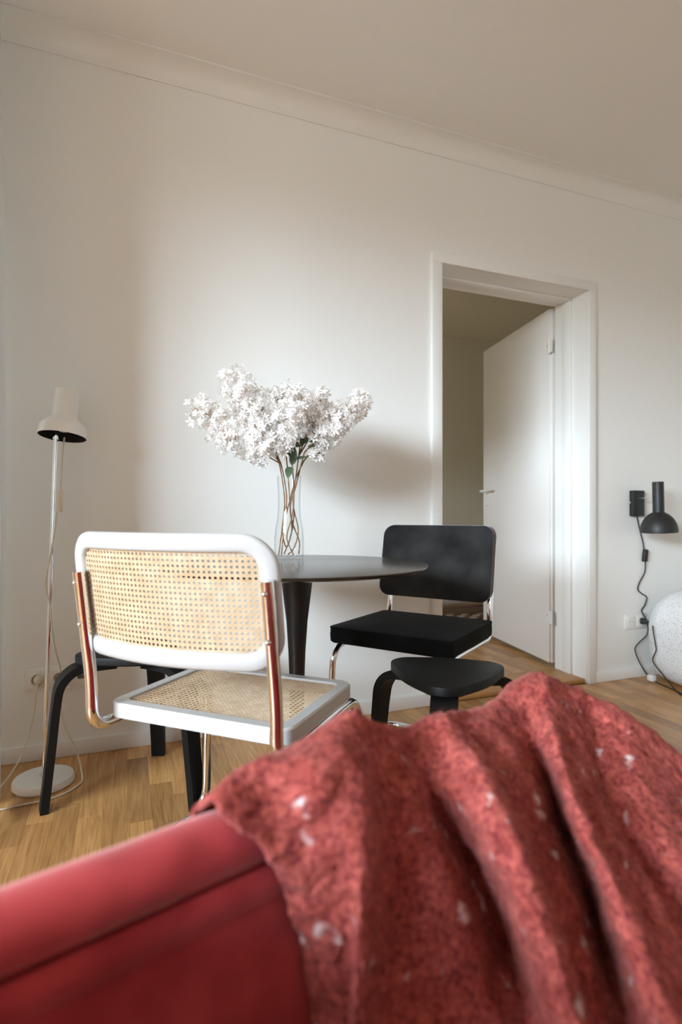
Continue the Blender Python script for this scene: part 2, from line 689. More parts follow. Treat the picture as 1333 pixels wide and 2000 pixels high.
# cove moulding between wall and ceiling
b = MB()
prof = []
cr = .065
for k in range(9):
    a = R(90 * k / 8)
    prof.append((W - cr + cr * math.cos(a) - .0, CEIL - cr + cr * math.sin(a)))
prof = [(W - .001, CEIL - .075), (W - .004, CEIL - .075), (W - .006, CEIL - .066)]
for k in range(9):
    a = R(90 * k / 8)
    prof.append((W - .006 - .062 * (1 - math.cos(a)), CEIL - .068 + .062 * math.sin(a)))
prof += [(W - .075, CEIL - .006), (W - .075, CEIL - .0005), (W - .001, CEIL - .0005)]
n = len(prof)
vs = [(LEFT, y, z) for y, z in prof] + [(XR, y, z) for y, z in prof]
b.add(vs, [(i, (i + 1) % n, n + (i + 1) % n, n + i) for i in range(n)] + [tuple(range(n)), tuple(range(2 * n - 1, n - 1, -1))])
struct(b.build('trim_1', M['trim'], smooth=25), 'plaster cove between wall and ceiling')
# baseboards
for nm, x0, x1 in (('baseboard_left', LEFT, DX0 - .053), ('baseboard_right', DX1 + .048, XR)):
    b = MB()
    b.rbox((x0, W - .014, 0), (x1, W + .001, .056), .003, 2)
    struct(b.build(nm, M['trim']))
# window frames and panes (left wall)
for i, (a, c) in enumerate(WINS):
    b = MB()
    xo = LEFT - .24
    fw = .05
    b.box((xo, a, WZ0), (xo + .06, a + fw, WZ1))
    b.box((xo, c - fw, WZ0), (xo + .06, c, WZ1))
    b.box((xo, a, WZ0), (xo + .06, c, WZ0 + fw))
    b.box((xo, a, WZ1 - fw), (xo + .06, c, WZ1))
    mid = (a + c) / 2
    b.box((xo, mid - .035, WZ0), (xo + .06, mid + .035, WZ1))
    wf = struct(b.build('window_%d' % (i + 1), M['trim'], smooth=0))
    for y0, y1 in ((a + fw, mid - .035), (mid + .035, c - fw)):
        p = MB()
        p.box((xo + .025, y0, WZ0 + fw), (xo + .031, y1, WZ1 - fw))
        p.build('pane', M['pane'], wf, smooth=0)
    s = MB()
    s.rbox((LEFT - .2, a, WZ0 - .03), (LEFT + .03, c, WZ0), .004, 2)
    s.build('sill', M['trim'], wf)

# ------------------------------------------------------------------ parquet floor
PW = .0675
fl = MB()
fl.box((LEFT - .05, YB, -.05), (XR, W + .03, -.004))
floor = struct(fl.build('floor', M['subfloor'], smooth=0))
field = MB()
prnd = random.Random(11)
ncol = int((XR - LEFT) / PW)
npl = 0
for k in range(ncol):
    x0 = LEFT + k * PW
    y = YB - prnd.random() * .45
    while y < W - .004:
        L = prnd.uniform(.30, .52)
        y1 = min(y + L, W - .002)
        if W - .002 - y1 < .09:
            y1 = W - .002
        tint = prnd.random()
        tgt = field
        near = y1 > 1.25 and -.5 < x0 < 3.2
        if near and npl < 290:
            tgt = MB()
        if y1 > YB:
            g = .0001
            z = prnd.uniform(-.00012, .0001)
            a, c = (x0 + g, max(y, YB) + g), (x0 + PW - g, y1 - g)
            h = .00035
            vs = [(a[0], a[1], -.004), (c[0], a[1], -.004), (c[0], c[1], -.004), (a[0], c[1], -.004),
                  (a[0], a[1], z - h), (c[0], a[1], z - h), (c[0], c[1], z - h), (a[0], c[1], z - h),
                  (a[0] + h, a[1] + h, z), (c[0] - h, a[1] + h, z), (c[0] - h, c[1] - h, z), (a[0] + h, c[1] - h, z)]
            fs = [(0, 1, 5, 4), (1, 2, 6, 5), (2, 3, 7, 6), (3, 0, 4, 7), (4, 5, 9, 8), (5, 6, 10, 9), (6, 7, 11, 10), (7, 4, 8, 11), (8, 9, 10, 11)]
            tgt.add(vs, fs, tint)
            if tgt is not field:
                tgt.build('plank', M['plank'], floor, smooth=0, tint=True)
                npl += 1
        y = y1
field = field.build('plank_field', M['plank'], floor, smooth=0, tint=True)
field['kind'] = 'stuff'

# ------------------------------------------------------------------ room beyond the door
RY, RZ0 = 4.84, .018
b = MB()
b.box((-1.7, RY, -.05), (4.2, RY + .1, CEIL + .2))
struct(b.build('wall_beyond', M['far_wall'], smooth=0))
b = MB()
b.box((-1.7, W + .22, -.05), (-1.6, BEYOND[0], CEIL + .2))
b.box((-1.7, BEYOND[1], -.05), (-1.6, RY + .1, CEIL + .2))
b.box((-1.7, BEYOND[0], -.05), (-1.6, BEYOND[1], 1.2))
b.box((-1.7, BEYOND[0], 1.62), (-1.6, BEYOND[1], CEIL + .2))
struct(b.build('wall_beyond_left', M['far_wall'], smooth=0))
b = MB()
b.box((4.1, W + .22, -.05), (4.2, RY + .1, CEIL + .2))
struct(b.build('wall_beyond_right', M['far_wall'], smooth=0))
b = MB()
b.box((-1.7, W + .2, 2.66), (4.2, RY + .1, 2.76))
struct(b.build('ceiling_beyond', M['far_wall'], smooth=0))
b = MB()
b.box((-1.7, W + .16, -.05), (4.2, RY, RZ0 - .005))
f2 = struct(b.build('floor_beyond', M['subfloor'], smooth=0))
ff = MB()
k = 0
x = -1.6
while x < 4.1:
    y = W + .21 - prnd.random() * .4
    while y < RY:
        L = prnd.uniform(.3, .52)
        a0 = max(y, W + .21)
        tgt = ff
        vis = 1.9 < x < 2.75 and y < 3.7
        if vis:
            tgt = MB()
        if y + L > W + .21:
            tgt.box((x + .0005, a0 + .0005, RZ0 - .005), (x + PW - .0005, min(y + L, RY) - .0005, RZ0 - prnd.random() * .0004), prnd.random())
            if vis:
                tgt.build('plank', M['plank'], f2, smooth=0, tint=True)
        y += L
    x += PW
ff = ff.build('plank_field', M['plank'], f2, smooth=0, tint=True)
ff['kind'] = 'stuff'

# door casing, frame, threshold, leaf
b = MB()
cw0, cw1, ch, pr = .053, .048, .048, .016
b.rbox((DX0 - cw0, W - pr, 0), (DX0, W + .001, DZ), .002, 2)
b.rbox((DX1, W - pr, 0), (DX1 + cw1, W + .001, DZ), .002, 2)
b.rbox((DX0 - cw0, W - pr, DZ), (DX1 + cw1, W + .001, DZ + ch), .002, 2)
struct(b.build('trim_2', M['trim']), 'white architrave around the doorway')
b = MB()
js = W + .105                                # step of the rebate
t_ = .012
b.rbox((DX0 - .02, W + .001, 0), (DX0 + .0, W + .235, DZ + .02), .001, 1)
b.rbox((DX0, js, 0), (DX0 + t_, W + .17, DZ - t_), .003, 2)
b.rbox((DX1, W + .001, 0), (DX1 + .02, W + .235, DZ + .02), .001, 1)
b.rbox((DX1 - t_, js, 0), (DX1, W + .17, DZ - t_), .003, 2)
b.rbox((DX0, W + .001, DZ), (DX1, W + .235, DZ + .02), .001, 1)
b.rbox((DX0, js, DZ - t_), (DX1, W + .17, DZ), .003, 2)
struct(b.build('trim_3', M['trim']), 'white door lining with its rebate')
b = MB()
b.rbox((DX0, W + .01, -.004), (DX1, W + .235, .022), .006, 2)
struct(b.build('trim_4', M['threshold']), 'oak threshold in the doorway')

hx, hy = 2.230, 2.525
ang = math.atan2(.83, .146)                  # leaf direction from hinge to free edge
dl = empty('door_1', (hx, hy, .045), ang - R(90))
dl['kind'] = 'structure'
dl['label'] = 'white flush door leaf standing open'
b = MB()
LW, LT, LH = .84, .040, 1.995
b.rbox((0, 0, 0), (LT, LW, LH), .002, 2)
# rebated lip on the hinge edge
b.rbox((.012, -.012, 0), (LT, .002, LH), .002, 2)
b.build('leaf', M['door'], dl)
hz = [.215, 1.74]
for z in hz:
    h = MB()
    h.tube([(-.006, -.008, z), (-.006, -.008, z + .085)], .007, 10)
    h.rbox((-.002, .0, z + .012), (.0005, .028, z + .072), .0008, 1)
    h.rbox((-.006, -.04, z + .005), (-.003, -.008, z + .08), .0008, 1)
    hg = h.build('hinge', M['trim'], dl)
    s = MB()
    s.tube([(-.0032, .014, z + .05), (-.0012, .014, z + .05)], .0035, 8)
    s.build('screw', M['socket_dark'], hg)
h = MB()
zz = 1.0
h.tube(fillet([(.0, LW - .055, zz), (-.05, LW - .055, zz), (-.05, LW - .175, zz)], .012), .0085, 10)
h.tube([(.0005, LW - .055, zz), (-.008, LW - .055, zz)], .024, 16)
hd = h.build('handle', M['white_metal'], dl)
h = MB()
h.tube(fillet([(LT, LW - .055, zz), (LT + .05, LW - .055, zz), (LT + .05, LW - .175, zz)], .012), .0085, 10)
h.build('handle', M['white_metal'], dl)
h = MB()
h.tube([(.0005, LW - .055, zz - .09), (-.006, LW - .055, zz - .09)], .014, 14)
h.build('keyhole_cover', M['white_metal'], dl)

# bed seen through the doorway under the black chair's back
bd = empty('low_bed', (2.35, 4.62, RZ0), 0, 'low bed with white bedding glimpsed through the doorway behind the black velvet chair', 'bed')
b = MB()
b.rbox((-1.05, -.15, .005), (1.15, .18, .10), .02, 3)
b.build('base', M['brown_throw'], bd)
b = MB()
b.rbox((-1.1, -.215, .0), (1.2, .215, .38), .10, 6)
b.build('bedding', M['linen'], bd)
rg = MB()
rg.box((0, 0, 0), (.9, .42, .02))
rug = empty('checked_rug', (1.95, 3.98, RZ0), R(-6), 'brown and cream checked rug on the floor beyond the doorway', 'rug')
b = MB()
b.rbox((0, 0, 0), (1.0, .40, .012), .004, 2)
b.build('rug_ground', M['brown_throw'], rug)
b = MB()
for i in range(14):
    for j in range(5):
        if (i + j) % 2 == 0:
            b.rbox((i * .07 + .012, j * .077 + .012, .010), (i * .07 + .075, j * .077 + .06, .016), .003, 1)
pt = b.build('woven_check', M['cream_wool'], rug)
pt['kind'] = 'stuff'
th = empty('brown_throw', (2.78, 4.22, RZ0), R(-10), 'dark brown blanket heaped on the floor against the white bed', 'blanket')
b = MB()
vs, fs = [], []
NX, NY = 36, 16
for i in range(NX + 1):
    for j in range(NY + 1):
        u, v = i / NX, j / NY
        hgt = .03 * (math.sin(math.pi * u) ** .6) * (math.sin(math.pi * v) ** .6) * (1 + .25 * noise.noise((u * 4, v * 3, 2)))
        vs.append((-.4 + .8 * u, -.14 + .28 * v, .018 + max(hgt, 0)))
for i in range(NX):
    for j in range(NY):
        a = i * (NY + 1) + j
        fs.append((a, a + NY + 1, a + NY + 2, a + 1))
b.add(vs, fs)
b.build('heap', M['brown_throw'], th)

# ------------------------------------------------------------------ curtain at the left edge
cu = MB()
vs, fs = [], []
NU, NV = 110, 24
CPATH = [Vector(p) for p in ((-1.25, 1.66), (-.80, 1.80), (-.40, 1.922), (-.347, 1.918), (-.347, 1.90), (-.346, 1.86), (-.341, 1.78))]  # only the tip is in view; unseen run and return shaped to block daylight
CLEN = [0]
for a_, b_ in zip(CPATH, CPATH[1:]):
    CLEN.append(CLEN[-1] + (b_ - a_).length)
def cur_at(u):
    d = u * CLEN[-1]
    for k in range(len(CPATH) - 1):
        if d <= CLEN[k + 1] + 1e-9:
            t = (d - CLEN[k]) / (CLEN[k + 1] - CLEN[k])
            tan = (CPATH[k + 1] - CPATH[k]).normalized()
            return CPATH[k].lerp(CPATH[k + 1], t), Vector((-tan.y, tan.x))
for j in range(NV + 1):
    z = .03 + (CEIL - .03 - .03) * j / NV
    for i in range(NU + 1):
        u = i / NU
        p, nn = cur_at(u)
        q = p + nn * (.012 * math.sin(u * 60) * (.45 if .58 < u < .78 else 1.0) + .003 * math.sin(z * 3 + u * 6))
        dx = -.010 * max(0, min(1, (.75 - z) / .25)) - .010 * max(0, min(1, (z - 1.9) / .25)) + .0012 * math.sin(z * 5)
        vs.append((q.x + dx, q.y, z))
for j in range(NV):
    for i in range(NU):
        a = j * (NU + 1) + i
        fs.append((a, a + 1, a + NU + 2, a + NU + 1))
cu.add(vs, fs)
ce = empty('curtain', (0, 0, 0), 0, 'pale curtain hanging at the extreme left edge of the photo beside the lamp', 'curtain')
co = cu.build('fabric', M['curtain'], ce, smooth=180)
md = co.modifiers.new('thick', 'SOLIDIFY')
md.thickness = .002
rd = MB()
rd.tube([(p.x, p.y, CEIL - .018) for p in CPATH], .010, 8)
rd.build('rail', M['white_metal'], ce)

# ------------------------------------------------------------------ round table
tb = empty('round_table', (.488, 1.645, 0), 0, 'round black pedestal dining table under the vase of white blossom', 'table')
b = MB()
b.lathe([(.0, .711), (.372, .711), (.388, .714), (.398, .719), (.4005, .7225), (.399, .7245), (.396, .725), (.0, .725)], 96)
b.build('tabletop', M['table_top'], tb)
b = MB()
b.lathe([(.0, .0), (.200, .0), (.205, .004), (.203, .009), (.15, .016), (.09, .032), (.05, .062), (.031, .12), (.0245, .20), (.0225, .30), (.0235, .38), (.0265, .46), (.0325, .55), (.0425, .63), (.050, .69), (.053, .711), (.0, .711)], 48)
b.build('pedestal', M['black_gloss'], tb, smooth=60)

# ------------------------------------------------------------------ white cane chair
def cantilever(hw, y_rear, y_post, z_tube, y_front, z_top, post_lean, fw, r, rb=.07, floor_rear=None):
    """one bent tube: left post - seat side - front leg - floor runner - rear bar - and back up the other side"""
    fr = floor_rear if floor_rear is not None else y_rear
    half = [(hw, y_post - post_lean, z_top), (hw, y_post, z_tube + .10), (hw, y_post, z_tube), (hw, y_front, z_tube), (fw, y_front + .012, r), (fw, fr, r)]
    other = [(-x, y, z) for x, y, z in reversed(half)]
    return fillet(half + other, rb, 8)

WC = empty('cane_chair', (.252, 1.357, 0), R(-43.4), 'white framed cane dining chair with chrome cantilever tube seen from behind', 'chair')
ZS = .447
b = MB()
SW, SD = .470, .360
out_ = roundrect(SW, SD, .035, 6)
inn = roundrect(SW - .062, SD - .06, .02, 6)
n = len(out_)
vs = []
for pl, z, ins in ((out_, ZS - .033, 0), (out_, ZS - .004, 0), ([(x * .985, y * .985) for x, y in out_], ZS, 0), ([(x * 1.012, y * 1.012) for x, y in inn], ZS, 0), (inn, ZS - .004, 0), (inn, ZS - .033, 0)):
    vs += [(x, y, z) for x, y in pl]
fs = []
for i in range(6):
    for j in range(n):
        j2 = (j + 1) % n
        a, c = i * n, ((i + 1) % 6) * n
        fs.append((a + j, a + j2, c + j2, c + j))
b.add(vs, fs)
b.build('seat_frame', M['white_lacquer'], WC, smooth=35)

def cane_panel(w, h, f, inside, p=.0108, thick=.0005):
    """six-way cane webbing: paired uprights, paired crosswise strands and both diagonals, on a surface f(u,v)->(pos, normal)"""
    B = MB()
    def strand(pts, half, lift):
        run = []
        runs = []
        for q in pts:
            if inside(*q):
                run.append(q)
            else:
                if len(run) > 1:
                    runs.append(run)
                run = []
        if len(run) > 1:
            runs.append(run)
        for rn in runs:
            P = [f(u, v) for u, v in rn]
            vs = []
            k = len(P)
            for i in range(k):
                pos, nor = P[i]
                d = P[min(i + 1, k - 1)][0] - P[max(i - 1, 0)][0]
                d.normalize()
                s = nor.cross(d).normalized() * half
                o = nor * lift
                vs += [pos + o - s, pos + o + s, pos + o + s * .8 + nor * thick, pos + o - s * .8 + nor * thick]
            fs = []
            for i in range(k - 1):
                a = i * 4
                for j in range(4):
                    fs.append((a + j, a + (j + 1) % 4, a + 4 + (j + 1) % 4, a + 4 + j))
            B.add(vs, fs)
    st = .012
    nu, nv = int(w / p / 2) + 1, int(h / p / 2) + 1
    def line(a, c):
        L = math.hypot(c[0] - a[0], c[1] - a[1])
        k = max(2, int(L / st))
        return [(a[0] + (c[0] - a[0]) * i / k, a[1] + (c[1] - a[1]) * i / k) for i in range(k + 1)]
    for i in range(-nu, nu + 1):
        for o in (-.0015, .0015):
            strand(line((i * p + o, -h / 2), (i * p + o, h / 2)), .00102, 0)
    for i in range(-nv, nv + 1):
        for o in (-.0015, .0015):
            strand(line((-w / 2, i * p + o), (w / 2, i * p + o)), .00102, .0002)
    s = w / 2 + h / 2
    kk = int(s / p) + 1
    for i in range(-kk, kk + 1):
        c_ = (i + .5) * p
        for sg in (1, -1):
            # x + sg*y = c
            pts = []
            m_ = int(h / st * 1.2)
            for q in range(m_ + 1):
                y = -h / 2 + h * q / m_
                pts.append((c_ - sg * y, y))
            strand(pts, .00105, .0004 if sg > 0 else .0006)
    return B

def inrr(w, h, r):
    def f(u, v):
        x, y = abs(u), abs(v)
        if x > w / 2 or y > h / 2:
            return False
        dx, dy = x - (w / 2 - r), y - (h / 2 - r)
        return not (dx > 0 and dy > 0 and dx * dx + dy * dy > r * r)
    return f

def seat_surf(u, v):
    sag = -.004 * (1 - (u / .2) ** 2) * (1 - (v / .15) ** 2)
    return Vector((u, v, ZS - .006 + sag)), Vector((0, 0, 1))
sw_, sd_ = SW - .056, SD - .054
pn = cane_panel(sw_, sd_, seat_surf, inrr(sw_, sd_, .02), p=.0125).build('cane_webbing', M['cane'], WC, smooth=0)
pn['kind'] = 'stuff'

# back: outline wraps a shallow arc, leaning rearwards
BH, BW = .266, .506
ZB = .704                                     # middle height of the back
def back_surf(u, v):
    y = -.218 - .055 * (1 - (u / .252) ** 2) - .14 * v
    sl = .11 * u / .252 ** 2                # dy/du
    t = Vector((1, sl, 0)).normalized()
    upv = Vector((0, -.14, 1)).normalized()
    nor = t.cross(upv).normalized()
    return Vector((u - .013, y, ZB + v)), nor
b = MB()
ol = roundrect(BW - .034, BH - .034, .05, 8)
# densify the straight runs
ring = []
for i in range(len(ol)):
    a, c = Vector(ol[i]), Vector(ol[(i + 1) % len(ol)])
    k = max(1, int((c - a).length / .03))
    for q in range(k):
        ring.append(a.lerp(c, q / k))
vs, fs = [], []
NS = 12
n = len(ring)
for i in range(n):
    a, c = ring[i - 1], ring[(i + 1) % n]
    d = (c - a).normalized()
    outw = Vector((d.y, -d.x))
    if outw.dot(ring[i]) < 0:
        outw = -outw
    for k in range(NS):
        th_ = 2 * math.pi * k / NS
        ca, sa = math.cos(th_), math.sin(th_)
        # squarish section
        e_ = .7
        ox = .0185 * math.copysign(abs(ca) ** e_, ca)
        oy = .0125 * math.copysign(abs(sa) ** e_, sa)
        q = ring[i] + outw * ox
        pos, nor = back_surf(q.x, q.y)
        vs.append(pos + nor * oy)
for i in range(n):
    for k in range(NS):
        k2 = (k + 1) % NS
        fs.append((i * NS + k, i * NS + k2, ((i + 1) % n) * NS + k2, ((i + 1) % n) * NS + k))
b.add(vs, fs)
b.build('back_frame', M['white_lacquer'], WC, smooth=180)
cw_, chh = BW - .060, BH - .060
pn = cane_panel(cw_, chh, back_surf, inrr(cw_, chh, .036)).build('cane_webbing', M['cane'], WC, smooth=0)
pn['kind'] = 'stuff'
b = MB()
path = cantilever(.232, -.18, -.224, .4015, .205, .752, .036, .249, .0136, .075, -.20)
b.tube(path, .0134, 14)
fr_ = b.build('chrome_frame', M['chrome'], WC)
for sgn in (1, -1):
    for z in (.728, .637):
        s = MB()
        mm = Matrix.Translation((sgn * .232, -.224 - .036 * (z - .5015) / .2505 - .0130, z)) @ Matrix.Rotation(R(90), 4, 'X')
        s.lathe([(.0, .006), (.003, .0055), (.0055, .003), (.006, 0), (.006, -.003)], 12, mm)
        s.build('screw', M['chrome'], WC)

# ------------------------------------------------------------------ black velvet chair
BC = empty('velvet_chair', (.975, 1.806, 0), math.atan2(-.593, -.804) - R(90), 'black velvet dining chair with chrome cantilever frame between round table and doorway', 'chair')
ZQ = .48
def cushion(w, d, h, r, crown, nx=26, ny=26):
    """boxed cushion: top face slightly crowned, welted rims"""
    B = MB()
    pl = roundrect(w, d, r, 6)
    n = len(pl)
    lv = [(.97, -h), (.995, -h + .006), (1.0, -h * .5), (.995, -.008), (1.003, -.004), (.998, .0), (.975, .001)]
    vs = []
    for s_, z in lv:
        vs += [(x * s_, y * s_, z) for x, y in pl]
    fs = []
    for i in range(len(lv) - 1):
        for j in range(n):
            j2 = (j + 1) % n
            fs.append((i * n + j, i * n + j2, (i + 1) * n + j2, (i + 1) * n + j))
    base = (len(lv) - 1) * n
    prev = base
    for s_ in (.9, .75, .5, .25, .06):
        st_ = len(vs)
        vs += [(x * s_, y * s_, .001 + crown * (1 - s_ ** 2)) for x, y in pl]
        for j in range(n):
            j2 = (j + 1) % n
            fs.append((prev + j, prev + j2, st_ + j2, st_ + j))
        prev = st_
    fs.append(tuple(prev + j for j in range(n)))
    fs.append(tuple(reversed(range(n))))
    B.add(vs, fs)
    return B
cb = cushion(.462, .425, .056, .022, .006)
cb.v = [(x, y, z + ZQ) for x, y, z in cb.v]
cb.build('seat_cushion', M['black_velvet'], BC, smooth=50)
cb = cushion(.462, .285, .048, .042, .004)
def to_back(p):
    x, y, z = p
    yy = -.208 - y * .19 - .03 * (1 - (x / .23) ** 2)
    return (x, yy + z + .02, .692 + y)
cb.v = [to_back(p) for p in cb.v]
cb.build('back_cushion', M['black_velvet_back'], BC, smooth=50)
b = MB()
path = cantilever(.212, -.19, -.222, .412, .205, .77, .050, .225, .0125, .075, -.21)
b.tube(path, .0115, 14)
b.build('chrome_frame', M['chrome'], BC)

# ------------------------------------------------------------------ black three-legged stools
def rtri(tip, rc, bulge=.012):
    """softly rounded triangle, corners at 0, 120 and 240 degrees"""
    o = []
    D = tip - rc
    for c in range(3):
        a0 = R(120 * c)
        cx_, cy_ = D * math.cos(a0), D * math.sin(a0)
        arc = [(cx_ + rc * math.cos(a0 + R(q)), cy_ + rc * math.sin(a0 + R(q))) for q in range(-60, 61, 10)]
        o += arc
        # bowed side towards the next corner
        a1 = R(120 * (c + 1))
        p0 = Vector(arc[-1])
        p1 = Vector((D * math.cos(a1) + rc * math.cos(a1 - R(60)), D * math.sin(a1) + rc * math.sin(a1 - R(60))))
        am = a0 + R(60)
        for q in range(1, 9):
            t = q / 9
            p = p0.lerp(p1, t) + Vector((math.cos(am), math.sin(am))) * bulge * math.sin(math.pi * t)
            o.append((p.x, p.y))
    return o

def make_stool(loc, rz, label):
    t = empty('stool', loc, rz, label, 'stool', 'black three-legged stools')
    b = MB()
    b.prism(rtri(.174, .06), .424, .45, bev=.004)
    b.build('seat', M['black_wood'], t, smooth=35)
    for k in range(3):
        a = R(120 * k)
        m = Matrix.Rotation(a, 4, 'Z')
        pts = catmull([(.06, 0, .4125), (.13, 0, .4125), (.180, 0, .404), (.214, 0, .368), (.226, 0, .31), (.238, 0, .19), (.258, 0, .0)], 6)
        L = MB()
        vs, fs = [], []
        for i, p in enumerate(pts):
            d = (pts[min(i + 1, len(pts) - 1)] - pts[max(i - 1, 0)]).normalized()
            nrm = Vector((-d.z, 0, d.x))
            fr = i / (len(pts) - 1)
            hw = .034 - .012 * max(0, (fr - .45) / .55)
            th_ = .0115
            for yy, s_ in ((-hw, -1), (hw, -1), (hw, 1), (-hw, 1)):
                vs.append(m @ (p + nrm * th_ * s_ + Vector((0, yy, 0))))
        k_ = len(pts)
        for i in range(k_ - 1):
            for j in range(4):
                fs.append((i * 4 + j, i * 4 + (j + 1) % 4, i * 4 + 4 + (j + 1) % 4, i * 4 + 4 + j))
        fs += [(3, 2, 1, 0), tuple(k_ * 4 - 4 + j for j in range(4))]
        # keep the foot flat on the floor
        vs = [Vector((v[0], v[1], max(v[2], 0))) for v in vs]
        L.add(vs, fs)
        lg = L.build('leg', M['black_wood'], t, smooth=35)
        s = MB()
        s.tube([m @ Vector((.1, 0, .4005)), m @ Vector((.1, 0, .3985))], .006, 10)
        s.build('screw', M['steel'], lg)
    return t
make_stool((.027, 1.90, 0), R(71), 'black three-legged stool against the wall behind the white cane chair')
make_stool((.822, 1.333, 0), R(-3), 'black three-legged stool in front of the black velvet chair')

# ------------------------------------------------------------------ floor lamp
FL = empty('floor_lamp', (-.250, 2.046, 0), 0, 'white metal floor lamp on slim chrome pole with round base', 'lamp')
b = MB()
b.lathe([(.0, 0), (.088, 0), (.0915, .004), (.0915, .018), (.088, .024), (.08, .0255), (.0, .0255)], 56)
b.build('base', M['white_metal'], FL)
top = Vector((.034, .012, 1.14))
b = MB()
b.tube([(0, 0, .025), tuple(top)], .0068, 12)
b.build('pole', M['chrome'], FL)
b = MB()
b.lathe([(.0, .0255), (.012, .0255), (.012, .034), (.0, .034)], 16)
b.build('collar', M['chrome'], FL)
ax = Matrix.Translation((.053, .012, 1.133)) @ Matrix.Rotation(R(5.5), 4, 'Y') @ Matrix.Rotation(R(-7), 4, 'X')
b = MB()
b.lathe([(.074, .0), (.0745, .004), (.073, .03), (.0705, .036), (.039, .064), (.0375, .069), (.0375, .155), (.035, .160), (.0, .1605)], 48, ax)
b.lathe([(.074, .0), (.0725, .001)], 48, ax)
sh = b.build('lamp_shade', M['white_metal'], FL, smooth=28)
b = MB()
b.lathe([(.0728, .0006), (.0715, .03), (.069, .035), (.037, .063), (.036, .068), (.036, .14), (.0, .14)], 40, ax)
b.build('shade_lining', M['black_inside'], sh)
b = MB()
b.lathe([(.0, .016), (.012, .018), (.022, .028), (.024, .040), (.018, .056), (.012, .075), (.012, .1)], 24, ax)
b.build('bulb', M['bulb'], FL)
# fitting joining pole and shade
b = MB()
b.tube([tuple(top - Vector((.0005, 0, .015))), tuple(top + Vector((.005, .0, .03)))], .0105, 12)
b.build('swivel', M['chrome'], FL)
# its cream cord: from shade down along pole, switch, coil on floor, up to the socket
b = MB()
cp = catmull([(.060, .006, 1.13), (.056, -.006, 1.08), (.052, -.008, 1.0), (.050, -.008, .955)], 5)
b.tube(cp, .0028, 7)
cp = catmull([(.040, -.008, .885), (.030, -.010, .80), (.013, -.012, .70), (.008, -.011, .64), (.020, -.011, .58), (.026, -.010, .50), (.034, .02, .42), (.045, .06, .34), (.040, .07, .27),
              (.055, .05, .17), (.095, .03, .08), (.115, -.01, .006), (.108, -.055, .004), (.075, -.100, .004), (.02, -.128, .004), (-.05, -.135, .004), (-.13, -.15, .004), (-.2, -.16, .004)], 8)
b.tube(cp, .0028, 7)
cp = catmull([(-.038, .183, .288), (-.042, .150, .262), (-.046, .140, .20), (-.062, .11, .12), (-.085, .06, .055), (-.125, -.01, .01), (-.16, -.05, .004), (-.2, -.1, .004), (-.2, -.16, .004)], 8)
b.tube(cp, .0028, 7)
b.build('power_cord', M['cord_cream'], FL)
b = MB()
b.rbox((.042, -.017, .884), (.057, -.001, .956), .006, 3)
b.build('cord_switch', M['cord_cream'], FL)
b = MB()
b.lathe([(.0, 0), (.018, 0), (.0185, .004), (.0175, .024), (.012, .032), (.006, .04), (.0, .04)], 24,
        Matrix.Translation((-.038, .2105, .288)) @ Matrix.Rotation(R(90), 4, 'X'))
b.build('plug', M['cord_cream'], FL)

# ------------------------------------------------------------------ wall sockets
def socket_plate(name, x0, zc, gangs, label, kinds):
    t = empty(name, (x0, W, zc), 0, label, 'wall socket')
    wd = gangs * .071 + .012
    b = MB()
    b.rbox((0, -.010, -.042), (wd, 0, .042), .003, 2)
    b.build('plate', M['plastic'], t)
    for g in range(gangs):
        cx_ = .0415 + g * .071
        b = MB()
        b.rbox((cx_ - .0335, -.0125, -.030), (cx_ + .0335, -.008, .030), .002, 2)
        ins = b.build('socket_insert', M['plastic'], t)
        mm = Matrix.Translation((cx_, -.0126, 0)) @ Matrix.Rotation(R(90), 4, 'X')
        if kinds[g] == 's':
            b = MB()
            b.lathe([(.0225, -.0003), (.0225, .0016), (.0195, .0016), (.0190, -.0003)], 28, mm)
            b.build('socket_ring', M['plastic'], ins)
            b = MB()
            b.lathe([(.0, .0004), (.0188, .0004)], 24, mm)
            b.build('socket_well', M['socket_well'] if name == 'triple_socket' else M['plastic'], ins, smooth=0)
            b = MB()
            for s_ in (-1, 1):
                b.tube([(cx_ + s_ * .0095, -.0129, 0), (cx_ + s_ * .0095, -.0134, 0)], .0024, 8)
            b.build('pin_hole', M['socket_dark'], ins)
        else:
            b = MB()
            b.rbox((cx_ - .012, -.0138, -.010), (cx_ + .012, -.0124, .004), .0005, 1)
            b.build('data_port', M['socket_dark'], ins)
            b = MB()
            b.rbox((cx_ - .004, -.0136, .010), (cx_ + .010, -.0124, .016), .0004, 1)
            b.build('port_mark', M['red_mark'], ins)
    return t
socket_plate('triple_socket', -.337, .288, 3, 'triple white wall socket low on the wall beside the floor lamp', 'ssd')
socket_plate('double_socket', 2.497, .303, 2, 'double white wall socket below the black wall lamp', 'ss')

# ------------------------------------------------------------------ black wall lamp
SC = empty('wall_lamp', (2.537, W, .94), 0, 'matt black wall lamp with domed shade right of the doorway', 'lamp')
b = MB()
b.rbox((0, -.030, -.069), (.078, 0, .069), .002, 2)
b.build('wall_plate', M['black_metal'], SC)
b = MB()
rodend = Vector((.040, -.135, .030))
b.tube([(.036, -.028, .026), tuple(rodend)], .004, 10)
b.build('arm', M['chrome'], SC)
b = MB()
b.tube([(-.012, -.016, .004), (.001, -.016, .004)], .004, 10)
b.build('switch', M['chrome'], SC)
